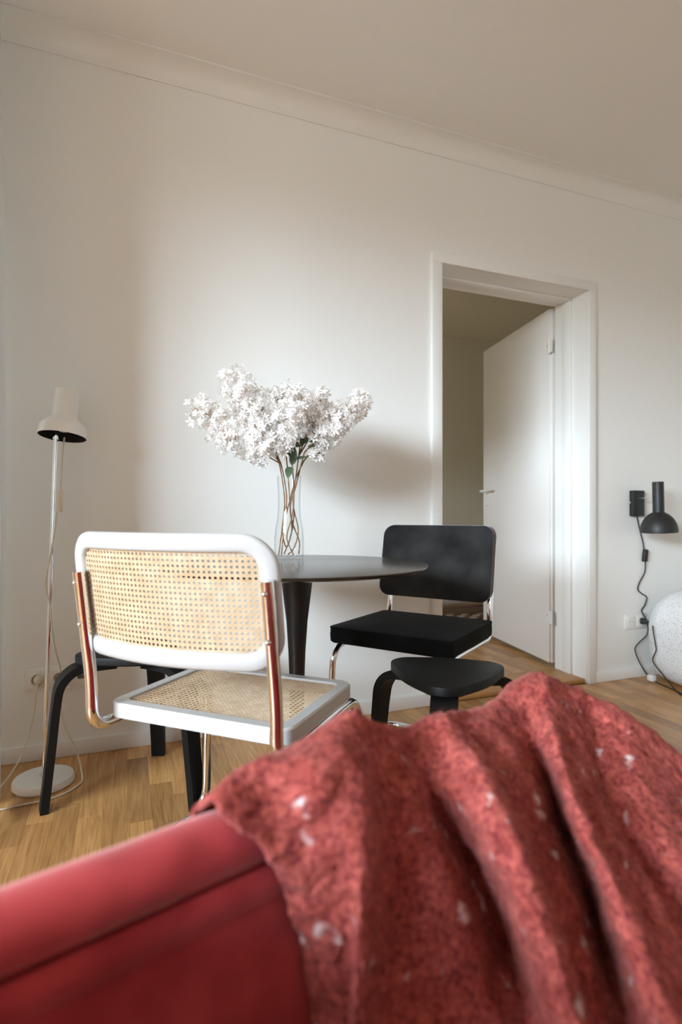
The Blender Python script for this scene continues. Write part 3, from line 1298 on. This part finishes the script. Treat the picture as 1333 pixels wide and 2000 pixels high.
# shade: dome below a straight neck
ax = Matrix.Translation((.037, -.150, -.152)) @ Matrix.Rotation(R(-3.5), 4, 'Y') @ Matrix.Rotation(R(1.5), 4, 'X')
b = MB()
prof = [(.0865, .0), (.088, .0)]
for k in range(1, 13):
    a = R(7 * k)
    prof.append((.089 * math.cos(a) if .089 * math.cos(a) > .0275 else .0275, .108 * math.sin(a)))
prof = [q for q in prof if q[0] > .028]
prof += [(.0275, .104), (.027, .110), (.027, .258), (.0255, .261), (.0, .2615)]
b.lathe(prof, 44, ax)
sh = b.build('lamp_shade', M['black_metal'], SC, smooth=30)
b = MB()
prof = [(.0863, .0004)]
for k in range(1, 12):
    a = R(7 * k)
    prof.append((.0862 * math.cos(a), .104 * math.sin(a)))
prof.append((.0, .104))
b.lathe(prof, 40, ax)
b.build('shade_lining', M['white_metal'], sh)
b = MB()
b.lathe([(.0, .02), (.015, .024), (.022, .036), (.02, .05), (.012, .07), (.012, .1)], 20, ax)
b.build('bulb', M['bulb'], SC)
# black cord with rocker switch, running down to the socket's plug
def cpt(x, z, y):
    return (x - 2.537, y - W, z - .94)
b = MB()
c1 = catmull([cpt(2.580, .872, 2.25), cpt(2.600, .81, 2.252), cpt(2.625, .735, 2.252), cpt(2.634, .690, 2.251)], 6)
b.tube(c1, .0033, 7)
c2 = catmull([cpt(2.645, .625, 2.251), cpt(2.640, .565, 2.252), cpt(2.605, .515, 2.252), cpt(2.590, .475, 2.252), cpt(2.615, .452, 2.252), cpt(2.655, .428, 2.252), cpt(2.640, .385, 2.252), cpt(2.617, .358, 2.252),
              cpt(2.628, .325, 2.242), cpt(2.640, .272, 2.232), cpt(2.633, .229, 2.232), cpt(2.600, .206, 2.232), cpt(2.577, .192, 2.232), cpt(2.552, .172, 2.232), cpt(2.545, .150, 2.230), cpt(2.560, .108, 2.226), cpt(2.592, .054, 2.222), cpt(2.620, .014, 2.214),
              cpt(2.590, .004, 2.14), cpt(2.570, .004, 2.06), cpt(2.545, .004, 1.98), cpt(2.50, .004, 1.85)], 8)
b.tube(c2, .0033, 7)
c3 = catmull([cpt(2.640, .303, 2.207), cpt(2.610, .300, 2.175), cpt(2.540, .283, 2.117), cpt(2.538, .217, 2.102), cpt(2.536, .182, 2.096), cpt(2.535, .135, 2.114), cpt(2.535, .106, 2.10), cpt(2.530, .077, 2.06), cpt(2.525, .032, 2.00), cpt(2.52, .004, 1.95), cpt(2.50, .004, 1.85)], 8)
b.tube(c3, .0033, 7)
b.build('power_cord', M['cord_black'], SC)
b = MB()
mm = Matrix.Translation(cpt(2.6395, .657, 2.248)) @ Matrix.Rotation(R(8), 4, 'Y')
b.rbox((-.014, -.009, -.034), (.014, .010, .034), .005, 3, mm)
b.build('cord_switch', M['rubber'], SC)
b = MB()
mm = Matrix.Translation(cpt(2.6095, .303, 2.2475)) @ Matrix.Rotation(R(90), 4, 'X') @ Matrix.Rotation(R(18), 4, 'Y')
b.lathe([(.0, 0), (.0165, 0), (.0165, .010), (.012, .022), (.008, .034), (.0045, .044), (.0, .044)], 18, mm)
b.build('plug', M['rubber'], SC)

# ------------------------------------------------------------------ dotted pouf at right
PF = empty('pouf', (2.995, 1.785, 0), 0, 'soft white pouf with small grey dots on floor against right edge of photo', 'pouf')
vs, fs = [], []
NU, NV = 72, 28
def sgp(v, p):
    return math.copysign(abs(v) ** p, v)
for j in range(NV + 1):
    t = j / NV
    ph = -R(90) + R(180) * t
    cr_ = abs(math.cos(ph)) ** (.2 if ph < 0 else .36)
    for i in range(NU):
        a = 2 * math.pi * i / NU
        k = 1.0 + .035 * noise.noise((math.cos(a) * 1.6, math.sin(a) * 1.6, t * 3))
        x = .44 * cr_ * k * sgp(math.cos(a), .26)
        y = .435 * cr_ * k * sgp(math.sin(a), .26)
        z = .25 + .25 * sgp(math.sin(ph), .6 if ph < 0 else .9) + .016 * noise.noise((x * 5, y * 5, 7)) * t
        vs.append((x, min(y, .452), max(z, 0.0)))
for j in range(NV):
    for i in range(NU):
        i2 = (i + 1) % NU
        fs.append((j * NU + i, j * NU + i2, (j + 1) * NU + i2, (j + 1) * NU + i))
b = MB()
b.add(vs, fs)
b.build('cover', M['dotted'], PF, smooth=180)
b = MB()
b.rbox((-.425, .36, .003), (-.395, .395, .035), .005, 2)
b.build('fabric_tab', M['linen'], PF)

# ------------------------------------------------------------------ glass vase and blossom stems
VX, VY, VZ = .516, 1.832, .7252
VS = empty('vase', (VX, VY, VZ), 0, 'clear glass carafe vase holding the white blossom on the table', 'vase')
b = MB()
pro = [(.0, .001), (.046, .001), (.0485, .004), (.0495, .012), (.0500, .04), (.0495, .075), (.0465, .105), (.041, .135), (.0385, .160), (.0372, .185), (.0375, .215), (.0390, .25), (.0405, .278), (.0408, .281)]
b.lathe(pro + [(r - .0022, z) for r, z in reversed(pro[3:])] + [(.044, .010), (.0, .009)], 48)
b.build('glass', M['glass'], VS, smooth=60)

# petals
def floret(B, c, nrm, r, rg, tint):
    nrm = nrm.normalized()
    u = nrm.orthogonal().normalized()
    v = nrm.cross(u)
    a0 = rg.random() * 6.28
    for k in range(5):
        a = a0 + k * 1.2566
        d = u * math.cos(a) + v * math.sin(a)
        s = nrm.cross(d)
        cup = rg.uniform(.05, .55)
        p0 = c
        p1 = c + d * r * .45 + s * r * .24 + nrm * r * cup * .4
        p2 = c + d * r * .45 - s * r * .24 + nrm * r * cup * .4
        p3 = c + d * r * .9 + s * r * .27 + nrm * r * cup
        p4 = c + d * r * .9 - s * r * .27 + nrm * r * cup
        p5 = c + d * r * 1.08 + nrm * r * cup * .85
        B.add([p0, p1, p3, p5, p4, p2], [(0, 1, 2, 5), (5, 2, 3, 4)], tint)

def leaf(parent, base, d, ln, wd, nrm):
    d = d.normalized()
    s = d.cross(nrm).normalized()
    n2 = s.cross(d).normalized()
    B = MB()
    vs = []
    K = 7
    for i in range(K + 1):
        t = i / K
        w_ = wd * (math.sin(math.pi * min(1, t ** .8)) ** .8) * .5 + .0003
        c = base + d * ln * t - n2 * ln * .22 * t * t
        vs += [c + s * w_ + n2 * w_ * .3, c, c - s * w_ + n2 * w_ * .3]
    fs = []
    for i in range(K):
        a = i * 3
        fs += [(a, a + 1, a + 4, a + 3), (a + 1, a + 2, a + 5, a + 4)]
    B.add(vs, fs)
    B.build('leaf', M['leaf'], parent, smooth=180)

def make_branch(label, lower, fork, panicles, leaves, seed, twigs=()):
    """lower: path inside the vase up to the fork; panicles: (tip, radius, count)"""
    rg = random.Random(seed)
    t = empty('flower_stem', (VX, VY, VZ), 0, label, 'flower', 'stems of white blossom in the glass vase')
    org = Vector((VX, VY, VZ))
    B = MB()
    F = Vector(fork) - org
    low = [Vector(p) for p in lower] + [F]
    pts = catmull(low, 7)
    B.tube(pts, [.0022 + .0006 * math.sin(i * 1.7) * (i % 3 == 0) for i in range(len(pts))], 7)
    P = MB()
    Q = MB()
    for tip, rad, cnt in panicles:
        rad *= 1.12
        cnt = int(cnt * 1.2)
        T = Vector(tip) - org
        mid = (F + T) / 2 + Vector((rg.uniform(-.015, .015), rg.uniform(-.01, .01), rg.uniform(.0, .02)))
        br = catmull([F, mid, T], 8)
        B.tube(br, [.0023 - .0013 * i / len(br) for i in range(len(br))], 6)
        i0 = int(len(br) * .36)
        L = (T - br[i0]).length
        for q in range(cnt):
            s_ = rg.random() ** .8
            k = i0 + s_ * (len(br) - 1 - i0)
            c0 = br[int(k)].lerp(br[min(int(k) + 1, len(br) - 1)], k - int(k))
            ax_ = (br[min(int(k) + 1, len(br) - 1)] - br[max(int(k) - 1, 0)]).normalized()
            dirr = Vector((rg.gauss(0, 1), rg.gauss(0, 1), rg.gauss(0, 1)))
            dirr -= ax_ * dirr.dot(ax_) * .7
            dirr.normalize()
            rr = rad * (math.sin(math.pi * (.2 + .66 * s_)) ** .6) * (rg.random() ** .40) * (1 + max(0, rg.gauss(0, .16)))
            c = c0 + dirr * rr
            nn = (dirr + ax_ * .25 + Vector((rg.gauss(0, .3), rg.gauss(0, .3), rg.gauss(0, .3))))
            floret(P, c, nn, rg.uniform(.010, .0165), rg, rg.random())
            if rg.random() < .3:
                B.tube([c0, c0.lerp(c, .5) + ax_ * .003, c], .0007, 4, caps=False)
            if rg.random() < .12:
                Q.tube([c, c + nn.normalized() * .004], .0016, 5)
    B.build('stem', M['stem'], t, smooth=60)
    p = P.build('blossom_cluster', M['petal'], t, smooth=0, tint=True)
    p['kind'] = 'stuff'
    if Q.v:
        q = Q.build('flower_centres', M['bud'], t, smooth=60)
        q['kind'] = 'stuff'
    for bs, d, ln, wd in leaves:
        leaf(t, Vector(bs) - org, Vector(d), ln, wd, Vector((rg.uniform(-.4, .4), -1, rg.uniform(.2, .8))))
    return t

def lw(*pts):
    return [Vector(p) for p in pts]
make_branch('blossom stem leaning furthest left in the glass vase',
            lw((-.036, .004, .013), (-.024, .004, .10), (-.016, .0, .19), (-.024, .0, .27)), (.480, 1.835, 1.06),
            [((.208, 1.915, 1.235), .056, 130), ((.312, 1.86, 1.345), .060, 160), ((.37, 1.90, 1.285), .055, 110)],
            [((.40, 1.86, 1.20), (-.2, -.3, .6), .05, .018)], 1)
make_branch('blossom stem drooping low on the left of the vase',
            lw((-.030, -.012, .014), (-.022, -.010, .10), (-.012, -.012, .20), (-.020, -.01, .27)), (.483, 1.815, 1.045),
            [((.270, 1.85, 1.150), .052, 120), ((.365, 1.80, 1.085), .048, 110), ((.385, 1.80, 1.19), .055, 120)],
            [((.455, 1.81, 1.09), (-.5, -.4, .3), .045, .02)], 2)
make_branch('tall blossom stem rising at the centre back of the vase',
            lw((-.014, .014, .016), (.012, .012, .09), (.006, .01, .17), (.0, .01, .27)), (.508, 1.845, 1.09),
            [((.485, 1.88, 1.30), .05, 110), ((.545, 1.87, 1.315), .054, 130), ((.455, 1.86, 1.25), .045, 100)],
            [((.508, 1.835, 1.07), (.3, -.4, .8), .05, .022), ((.508, 1.835, 1.10), (-.3, -.3, .9), .05, .02)], 3)
make_branch('blossom stem with the fullest front cluster at the centre of the bouquet',
            lw((.010, -.018, .014), (-.012, -.014, .075), (.008, -.012, .15), (.014, -.01, .23)), (.515, 1.80, 1.075),
            [((.50, 1.745, 1.225), .055, 150), ((.545, 1.75, 1.265), .05, 120), ((.455, 1.77, 1.155), .045, 100)],
            [((.500, 1.795, 1.10), (-.35, -.2, .8), .05, .026), ((.525, 1.79, 1.10), (.6, -.3, .5), .055, .026), ((.505, 1.79, 1.115), (.1, -.4, .4), .05, .028), ((.516, 1.80, 1.04), (.1, -.3, .9), .062, .026), ((.512, 1.80, 1.035), (-.3, -.5, -.5), .05, .028), ((.52, 1.80, 1.06), (.8, -.3, .25), .05, .012), ((.515, 1.80, 1.105), (.35, -.2, .7), .055, .024)], 4)
make_branch('blossom stem leaning right with two upright clusters beside the centre',
            lw((.034, .0, .016), (.036, .002, .06), (.014, .004, .12), (.006, .004, .18), (.020, .004, .25)), (.545, 1.815, 1.075),
            [((.625, 1.79, 1.285), .05, 120), ((.59, 1.83, 1.27), .05, 110), ((.64, 1.76, 1.20), .04, 70)],
            [((.585, 1.79, 1.13), (.4, -.4, .7), .05, .024), ((.59, 1.785, 1.12), (-.7, -.4, .2), .045, .02), ((.60, 1.78, 1.125), (.7, -.4, .4), .05, .022)], 5)
make_branch('blossom stem reaching furthest right in the glass vase',
            lw((-.006, -.004, .015), (.016, -.006, .04), (.030, -.006, .10), (.012, -.004, .19), (.026, -.002, .26)), (.56, 1.80, 1.085),
            [((.758, 1.735, 1.275), .046, 110), ((.722, 1.72, 1.225), .040, 70), ((.66, 1.74, 1.16), .034, 50)],
            [((.61, 1.79, 1.13), (.45, -.3, .6), .055, .02), ((.60, 1.79, 1.10), (-.8, -.4, .15), .035, .018)], 6)
make_branch('short blossom stem hanging low on the right of the vase',
            lw((.022, .012, .16), (.014, .012, .10), (-.006, .012, .04), (-.02, .012, .1), (.0, .01, .18), (.024, .006, .27)), (.565, 1.82, 1.06),
            [((.665, 1.78, 1.135), .03, 45), ((.625, 1.78, 1.075), .022, 22)],
            [((.60, 1.80, 1.09), (.7, -.3, .2), .04, .016)], 7)

# ------------------------------------------------------------------ red velvet sofa in the foreground
SF = empty('armchair', (0, 0, 0), 0, 'red velvet armchair with slim rounded arm in the near foreground', 'armchair')
AX0, AX1 = -.50, .63
adir = Vector((1, .3235, 0)).normalized()
anor = Vector((-adir.y, adir.x, 0))          # towards the back of the arm
def arm_section(s, x):
    """closed outline (offset along anor, z) of the arm at station x"""
    pts = []
    RR, zt = .030, .560
    for k in range(15):
        a = R(-20 + 220 * k / 14)
        # dents where the velvet is pressed
        pts.append((-RR * math.cos(a), zt + RR * math.sin(a)))
    return pts
b = MB()
NSX = 80
secs = []
for i in range(NSX + 1):
    x = AX0 + (AX1 - AX0) * i / NSX
    base = Vector((x, .507 + .3235 * x, 0))
    o = []
    for k in range(17):
        a = R(-38 + 256 * k / 16)
        rr = .030
        dent = 0
        for dx_, aa, sx_, dp in ((.065, 42, .022, .0045), (.112, 50, .02, .004), (.155, 46, .016, .003), (.01, 48, .02, .002)):
            dent += dp * math.exp(-((x - dx_) / sx_) ** 2) * math.exp(-((math.degrees(a) - aa) / 32) ** 2)
        rr -= dent
        rr += .0012 * noise.noise((x * 18, k * .25, 3))
        o.append((-rr * math.cos(a), .560 + rr * math.sin(a)))
    secs.append([base + anor * q + Vector((0, 0, z)) for q, z in o])
vs = [p for s in secs for p in s]
m_ = len(secs[0])
fs = []
for i in range(NSX):
    for j in range(m_ - 1):
        fs.append((i * m_ + j, (i + 1) * m_ + j, (i + 1) * m_ + j + 1, i * m_ + j + 1))
    fs.append((i * m_ + m_ - 1, (i + 1) * m_ + m_ - 1, (i + 1) * m_, i * m_))
fs.append(tuple(range(m_)))
fs.append(tuple(range(NSX * m_, NSX * m_ + m_)))
b.add(vs, fs)
b.build('arm_roll', M['velvet'], SF, smooth=60)
# panel of the arm below the roll
b = MB()
prof = [(-.022, .541), (-.027, .536), (-.032, .525), (-.031, .512), (-.027, .505), (-.029, .498), (-.031, .45), (-.030, .34), (-.028, .08), (.03, .08), (.032, .45), (.028, .536), (.02, .541)]
vs, fs = [], []
m_ = len(prof)
for i in range(NSX + 1):
    x = AX0 + (AX1 - AX0) * i / NSX
    base = Vector((x, .507 + .3235 * x, 0))
    for q, z in prof:
        q2 = q + (.0018 * noise.noise((x * 9, z * 14, 5)) if q < 0 else 0)
        vs.append(base + anor * q2 + Vector((0, 0, z)))
for i in range(NSX):
    for j in range(m_):
        j2 = (j + 1) % m_
        fs.append((i * m_ + j, (i + 1) * m_ + j, (i + 1) * m_ + j2, i * m_ + j2))
fs.append(tuple(range(m_)))
fs.append(tuple(range(NSX * m_, NSX * m_ + m_)))
b.add(vs, fs)
b.build('arm_panel', M['velvet'], SF, smooth=60)
b = MB()
pts = []
for i in range(41):
    x = AX0 + (AX1 - AX0) * i / 40
    pts.append(Vector((x, .507 + .3235 * x, .5415)) + anor * -.0235)
b.tube(pts, .0028, 8)
b.build('piping', M['velvet_seam'], SF)
# seat cushion, base, back and feet (sheared with the arm's direction)
mS = Matrix.Rotation(math.atan2(.3235, 1), 4, 'Z')
def lsofa(x, y, z):
    return mS @ Vector((x, y, z)) + Vector((0, .507, 0))
b = MB()
b.rbox((-.30, -.90, .19), (.90, -.045, .325), .035, 5)
b.v = [tuple(lsofa(*p)) for p in b.v]
b.build('seat_cushion', M['velvet'], SF, smooth=60)
b = MB()
b.rbox((-.42, -.91, .08), (.86, -.035, .195), .015, 3)
b.v = [tuple(lsofa(*p)) for p in b.v]
b.build('base', M['velvet'], SF, smooth=60)
b = MB()
b.rbox((-.50, -.91, .19), (-.29, -.04, .68), .05, 5)  # unseen back, its height set to shade the arm's inner face
b.v = [tuple(lsofa(*p)) for p in b.v]
b.build('backrest', M['velvet'], SF, smooth=60)
b = MB()
b.rbox((-.50, -.985, .08), (.66, -.905, .59), .03, 5)  # unseen opposite arm, added to keep light off the near arm's inside
b.v = [tuple(lsofa(*p)) for p in b.v]
b.build('arm_panel', M['velvet'], SF, smooth=60)
for fx, fy in ((-.36, -.10), (.78, -.10), (-.36, -.84), (.78, -.84)):
    b = MB()
    p0 = lsofa(fx, fy, 0)
    b.lathe([(.0, 0), (.016, 0), (.022, .085), (.0, .085)], 16, Matrix.Translation(p0))
    b.build('foot', M['black_wood'], SF)

# ------------------------------------------------------------------ wool blanket over the sofa arm
CTRL = [
    [(0.048, 0.597, 0.407), (0.054, 0.578, 0.552), (0.069, 0.531, 0.607), (0.083, 0.504, 0.603), (0.112, 0.498, 0.573), (0.134, 0.508, 0.528), (0.149, 0.513, 0.480), (0.161, 0.515, 0.430), (0.173, 0.521, 0.373), (0.169, 0.474, 0.345)],
    [(0.083, 0.610, 0.425), (0.089, 0.591, 0.570), (0.104, 0.544, 0.625), (0.124, 0.520, 0.603), (0.145, 0.498, 0.567), (0.161, 0.493, 0.523), (0.173, 0.491, 0.479), (0.181, 0.493, 0.437), (0.185, 0.491, 0.394), (0.182, 0.469, 0.345)],
    [(0.152, 0.637, 0.432), (0.158, 0.618, 0.577), (0.174, 0.570, 0.632), (0.173, 0.513, 0.630), (0.181, 0.491, 0.595), (0.187, 0.484, 0.551), (0.191, 0.482, 0.504), (0.194, 0.485, 0.452), (0.194, 0.484, 0.397), (0.189, 0.466, 0.345)],
    [(0.216, 0.655, 0.450), (0.223, 0.636, 0.595), (0.238, 0.589, 0.650), (0.234, 0.553, 0.633), (0.221, 0.510, 0.605), (0.211, 0.481, 0.571), (0.204, 0.470, 0.527), (0.199, 0.467, 0.475), (0.194, 0.461, 0.416), (0.186, 0.443, 0.369)],
    [(0.234, 0.662, 0.437), (0.240, 0.643, 0.582), (0.255, 0.595, 0.637), (0.258, 0.576, 0.617), (0.255, 0.545, 0.580), (0.257, 0.531, 0.533), (0.256, 0.520, 0.482), (0.253, 0.510, 0.428), (0.246, 0.490, 0.375), (0.229, 0.450, 0.345)],
    [(0.275, 0.675, 0.417), (0.281, 0.656, 0.562), (0.296, 0.609, 0.617), (0.294, 0.577, 0.601), (0.300, 0.550, 0.561), (0.319, 0.537, 0.512), (0.332, 0.523, 0.460), (0.339, 0.506, 0.407), (0.338, 0.477, 0.357), (0.308, 0.420, 0.345)],
    [(0.299, 0.683, 0.407), (0.305, 0.664, 0.552), (0.320, 0.616, 0.607), (0.318, 0.584, 0.589), (0.339, 0.574, 0.538), (0.388, 0.590, 0.465), (0.415, 0.574, 0.405), (0.425, 0.549, 0.352), (0.392, 0.469, 0.345), (0.351, 0.403, 0.345)],
    [(0.319, 0.689, 0.409), (0.325, 0.670, 0.554), (0.340, 0.623, 0.609), (0.345, 0.593, 0.589), (0.344, 0.543, 0.563), (0.352, 0.503, 0.529), (0.363, 0.476, 0.486), (0.371, 0.451, 0.440), (0.375, 0.424, 0.389), (0.357, 0.386, 0.360)],
    [(0.352, 0.700, 0.414), (0.358, 0.681, 0.559), (0.374, 0.633, 0.614), (0.377, 0.584, 0.602), (0.370, 0.522, 0.586), (0.368, 0.475, 0.554), (0.373, 0.446, 0.512), (0.380, 0.422, 0.462), (0.385, 0.398, 0.407), (0.373, 0.366, 0.374)],
    [(0.383, 0.710, 0.407), (0.389, 0.691, 0.552), (0.404, 0.644, 0.607), (0.416, 0.606, 0.591), (0.418, 0.556, 0.565), (0.421, 0.518, 0.523), (0.425, 0.486, 0.477), (0.428, 0.456, 0.425), (0.425, 0.422, 0.374), (0.404, 0.380, 0.348)],
    [(0.430, 0.726, 0.402), (0.437, 0.707, 0.547), (0.452, 0.659, 0.602), (0.462, 0.613, 0.586), (0.468, 0.573, 0.552), (0.472, 0.540, 0.503), (0.475, 0.507, 0.455), (0.473, 0.474, 0.402), (0.463, 0.433, 0.352), (0.424, 0.375, 0.345)],
    [(0.466, 0.736, 0.402), (0.472, 0.717, 0.547), (0.488, 0.670, 0.602), (0.507, 0.633, 0.575), (0.536, 0.619, 0.524), (0.549, 0.598, 0.461), (0.550, 0.560, 0.408), (0.542, 0.520, 0.353), (0.484, 0.434, 0.345), (0.437, 0.370, 0.345)],
    [(0.506, 0.749, 0.412), (0.512, 0.730, 0.557), (0.527, 0.682, 0.612), (0.538, 0.647, 0.582), (0.511, 0.577, 0.553), (0.488, 0.519, 0.516), (0.482, 0.475, 0.472), (0.475, 0.434, 0.428), (0.465, 0.395, 0.384), (0.447, 0.357, 0.354)],
    [(0.569, 0.767, 0.430), (0.575, 0.747, 0.575), (0.590, 0.700, 0.630), (0.563, 0.641, 0.605), (0.515, 0.563, 0.570), (0.482, 0.495, 0.532), (0.478, 0.448, 0.486), (0.477, 0.406, 0.442), (0.472, 0.370, 0.403), (0.461, 0.337, 0.369)],
    [(0.594, 0.760, 0.419), (0.600, 0.741, 0.564), (0.615, 0.693, 0.619), (0.593, 0.646, 0.591), (0.548, 0.578, 0.553), (0.520, 0.518, 0.513), (0.520, 0.473, 0.466), (0.524, 0.431, 0.423), (0.521, 0.391, 0.382), (0.503, 0.351, 0.349)],
    [(0.628, 0.751, 0.404), (0.634, 0.732, 0.549), (0.650, 0.685, 0.604), (0.626, 0.645, 0.575), (0.581, 0.585, 0.537), (0.554, 0.531, 0.498), (0.558, 0.488, 0.456), (0.566, 0.446, 0.419), (0.568, 0.401, 0.375), (0.542, 0.354, 0.345)],
    [(0.654, 0.744, 0.393), (0.660, 0.725, 0.538), (0.675, 0.678, 0.593), (0.659, 0.652, 0.560), (0.619, 0.603, 0.517), (0.599, 0.557, 0.476), (0.607, 0.517, 0.434), (0.621, 0.474, 0.401), (0.627, 0.423, 0.353), (0.569, 0.355, 0.345)],
    [(0.679, 0.730, 0.379), (0.685, 0.711, 0.524), (0.700, 0.663, 0.579), (0.672, 0.625, 0.553), (0.641, 0.582, 0.513), (0.619, 0.536, 0.478), (0.614, 0.488, 0.446), (0.614, 0.438, 0.421), (0.619, 0.392, 0.380), (0.583, 0.341, 0.357)],
    [(0.709, 0.713, 0.359), (0.715, 0.694, 0.504), (0.730, 0.646, 0.559), (0.703, 0.608, 0.539), (0.676, 0.565, 0.503), (0.654, 0.520, 0.474), (0.643, 0.471, 0.446), (0.637, 0.419, 0.421), (0.641, 0.375, 0.386), (0.601, 0.326, 0.370)],
    [(0.758, 0.667, 0.309), (0.764, 0.648, 0.454), (0.780, 0.600, 0.509), (0.763, 0.574, 0.484), (0.749, 0.537, 0.453), (0.738, 0.498, 0.422), (0.733, 0.457, 0.396), (0.718, 0.410, 0.377), (0.702, 0.362, 0.362), (0.665, 0.318, 0.345)],
    [(0.794, 0.610, 0.259), (0.800, 0.591, 0.404), (0.816, 0.544, 0.459), (0.798, 0.518, 0.439), (0.792, 0.488, 0.415), (0.779, 0.450, 0.395), (0.769, 0.412, 0.380), (0.759, 0.372, 0.364), (0.732, 0.329, 0.353), (0.698, 0.295, 0.345)],
]
cols_ = [catmull(c, 14) for c in CTRL]
nv = len(cols_[0])
rows = [catmull([c[j] for c in cols_], 8) for j in range(nv)]
nu = len(rows[0])
# arc-length UVs so the flecks keep an even size
vs, uvs = [], []
vlen = [0.0] * nu
for j in range(nv):
    ul = 0.0
    for i in range(nu):
        p = rows[j][i]
        if i:
            ul += (p - rows[j][i - 1]).length
        if j:
            vlen[i] += (p - rows[j - 1][i]).length
        uvs.append((ul, vlen[i]))
        a = rows[j][min(i + 1, nu - 1)] - rows[j][max(i - 1, 0)]
        c = rows[min(j + 1, nv - 1)][i] - rows[max(j - 1, 0)][i]
        nrm = c.cross(a)
        if nrm.length > 1e-9:
            nrm.normalize()
        d = .0050 * noise.noise(p * 28) + .0042 * noise.noise(p * 75 + Vector((3, 1, 2))) + .0022 * noise.noise(p * 190)
        vs.append(p + nrm * d)
fs = []
for j in range(nv - 1):
    for i in range(nu - 1):
        a = j * nu + i
        fs.append((a, a + 1, a + nu + 1, a + nu))
b = MB()
b.add(vs, fs)
bl = b.build('wool_blanket', M['wool'], None, smooth=180, uv=uvs)
tag(bl, 'thick coral red wool blanket with white flecks draped over the red armchair arm', 'blanket')
md = bl.modifiers.new('thick', 'SOLIDIFY')
md.thickness = .006
md.offset = -1
# loose woolly fibres standing off the cloth
fz = MB()
frnd = random.Random(5)
for q in range(26000):
    j = frnd.randrange(28, nv - 2)
    i = frnd.randrange(1, nu - 1)
    a = Vector(vs[j * nu + i])
    u_ = Vector(vs[j * nu + i + 1]) - a
    v_ = Vector(vs[(j + 1) * nu + i]) - a
    nn = v_.cross(u_)
    if nn.length < 1e-10:
        continue
    nn.normalize()
    base = a + u_ * frnd.random() + v_ * frnd.random()
    d = (nn * frnd.uniform(.15, .9) + Vector((frnd.gauss(0, .5), frnd.gauss(0, .5), frnd.gauss(0, .5) - .1))).normalized()
    ln = frnd.uniform(.003, .009)
    sd = d.orthogonal().normalized() * .00018
    fz.add([base - sd - nn * .001, base + sd - nn * .001, base + d * ln], [(0, 1, 2)])
fzo = fz.build('wool_fuzz', M['wool'], bl, smooth=0)
fzo['kind'] = 'stuff'
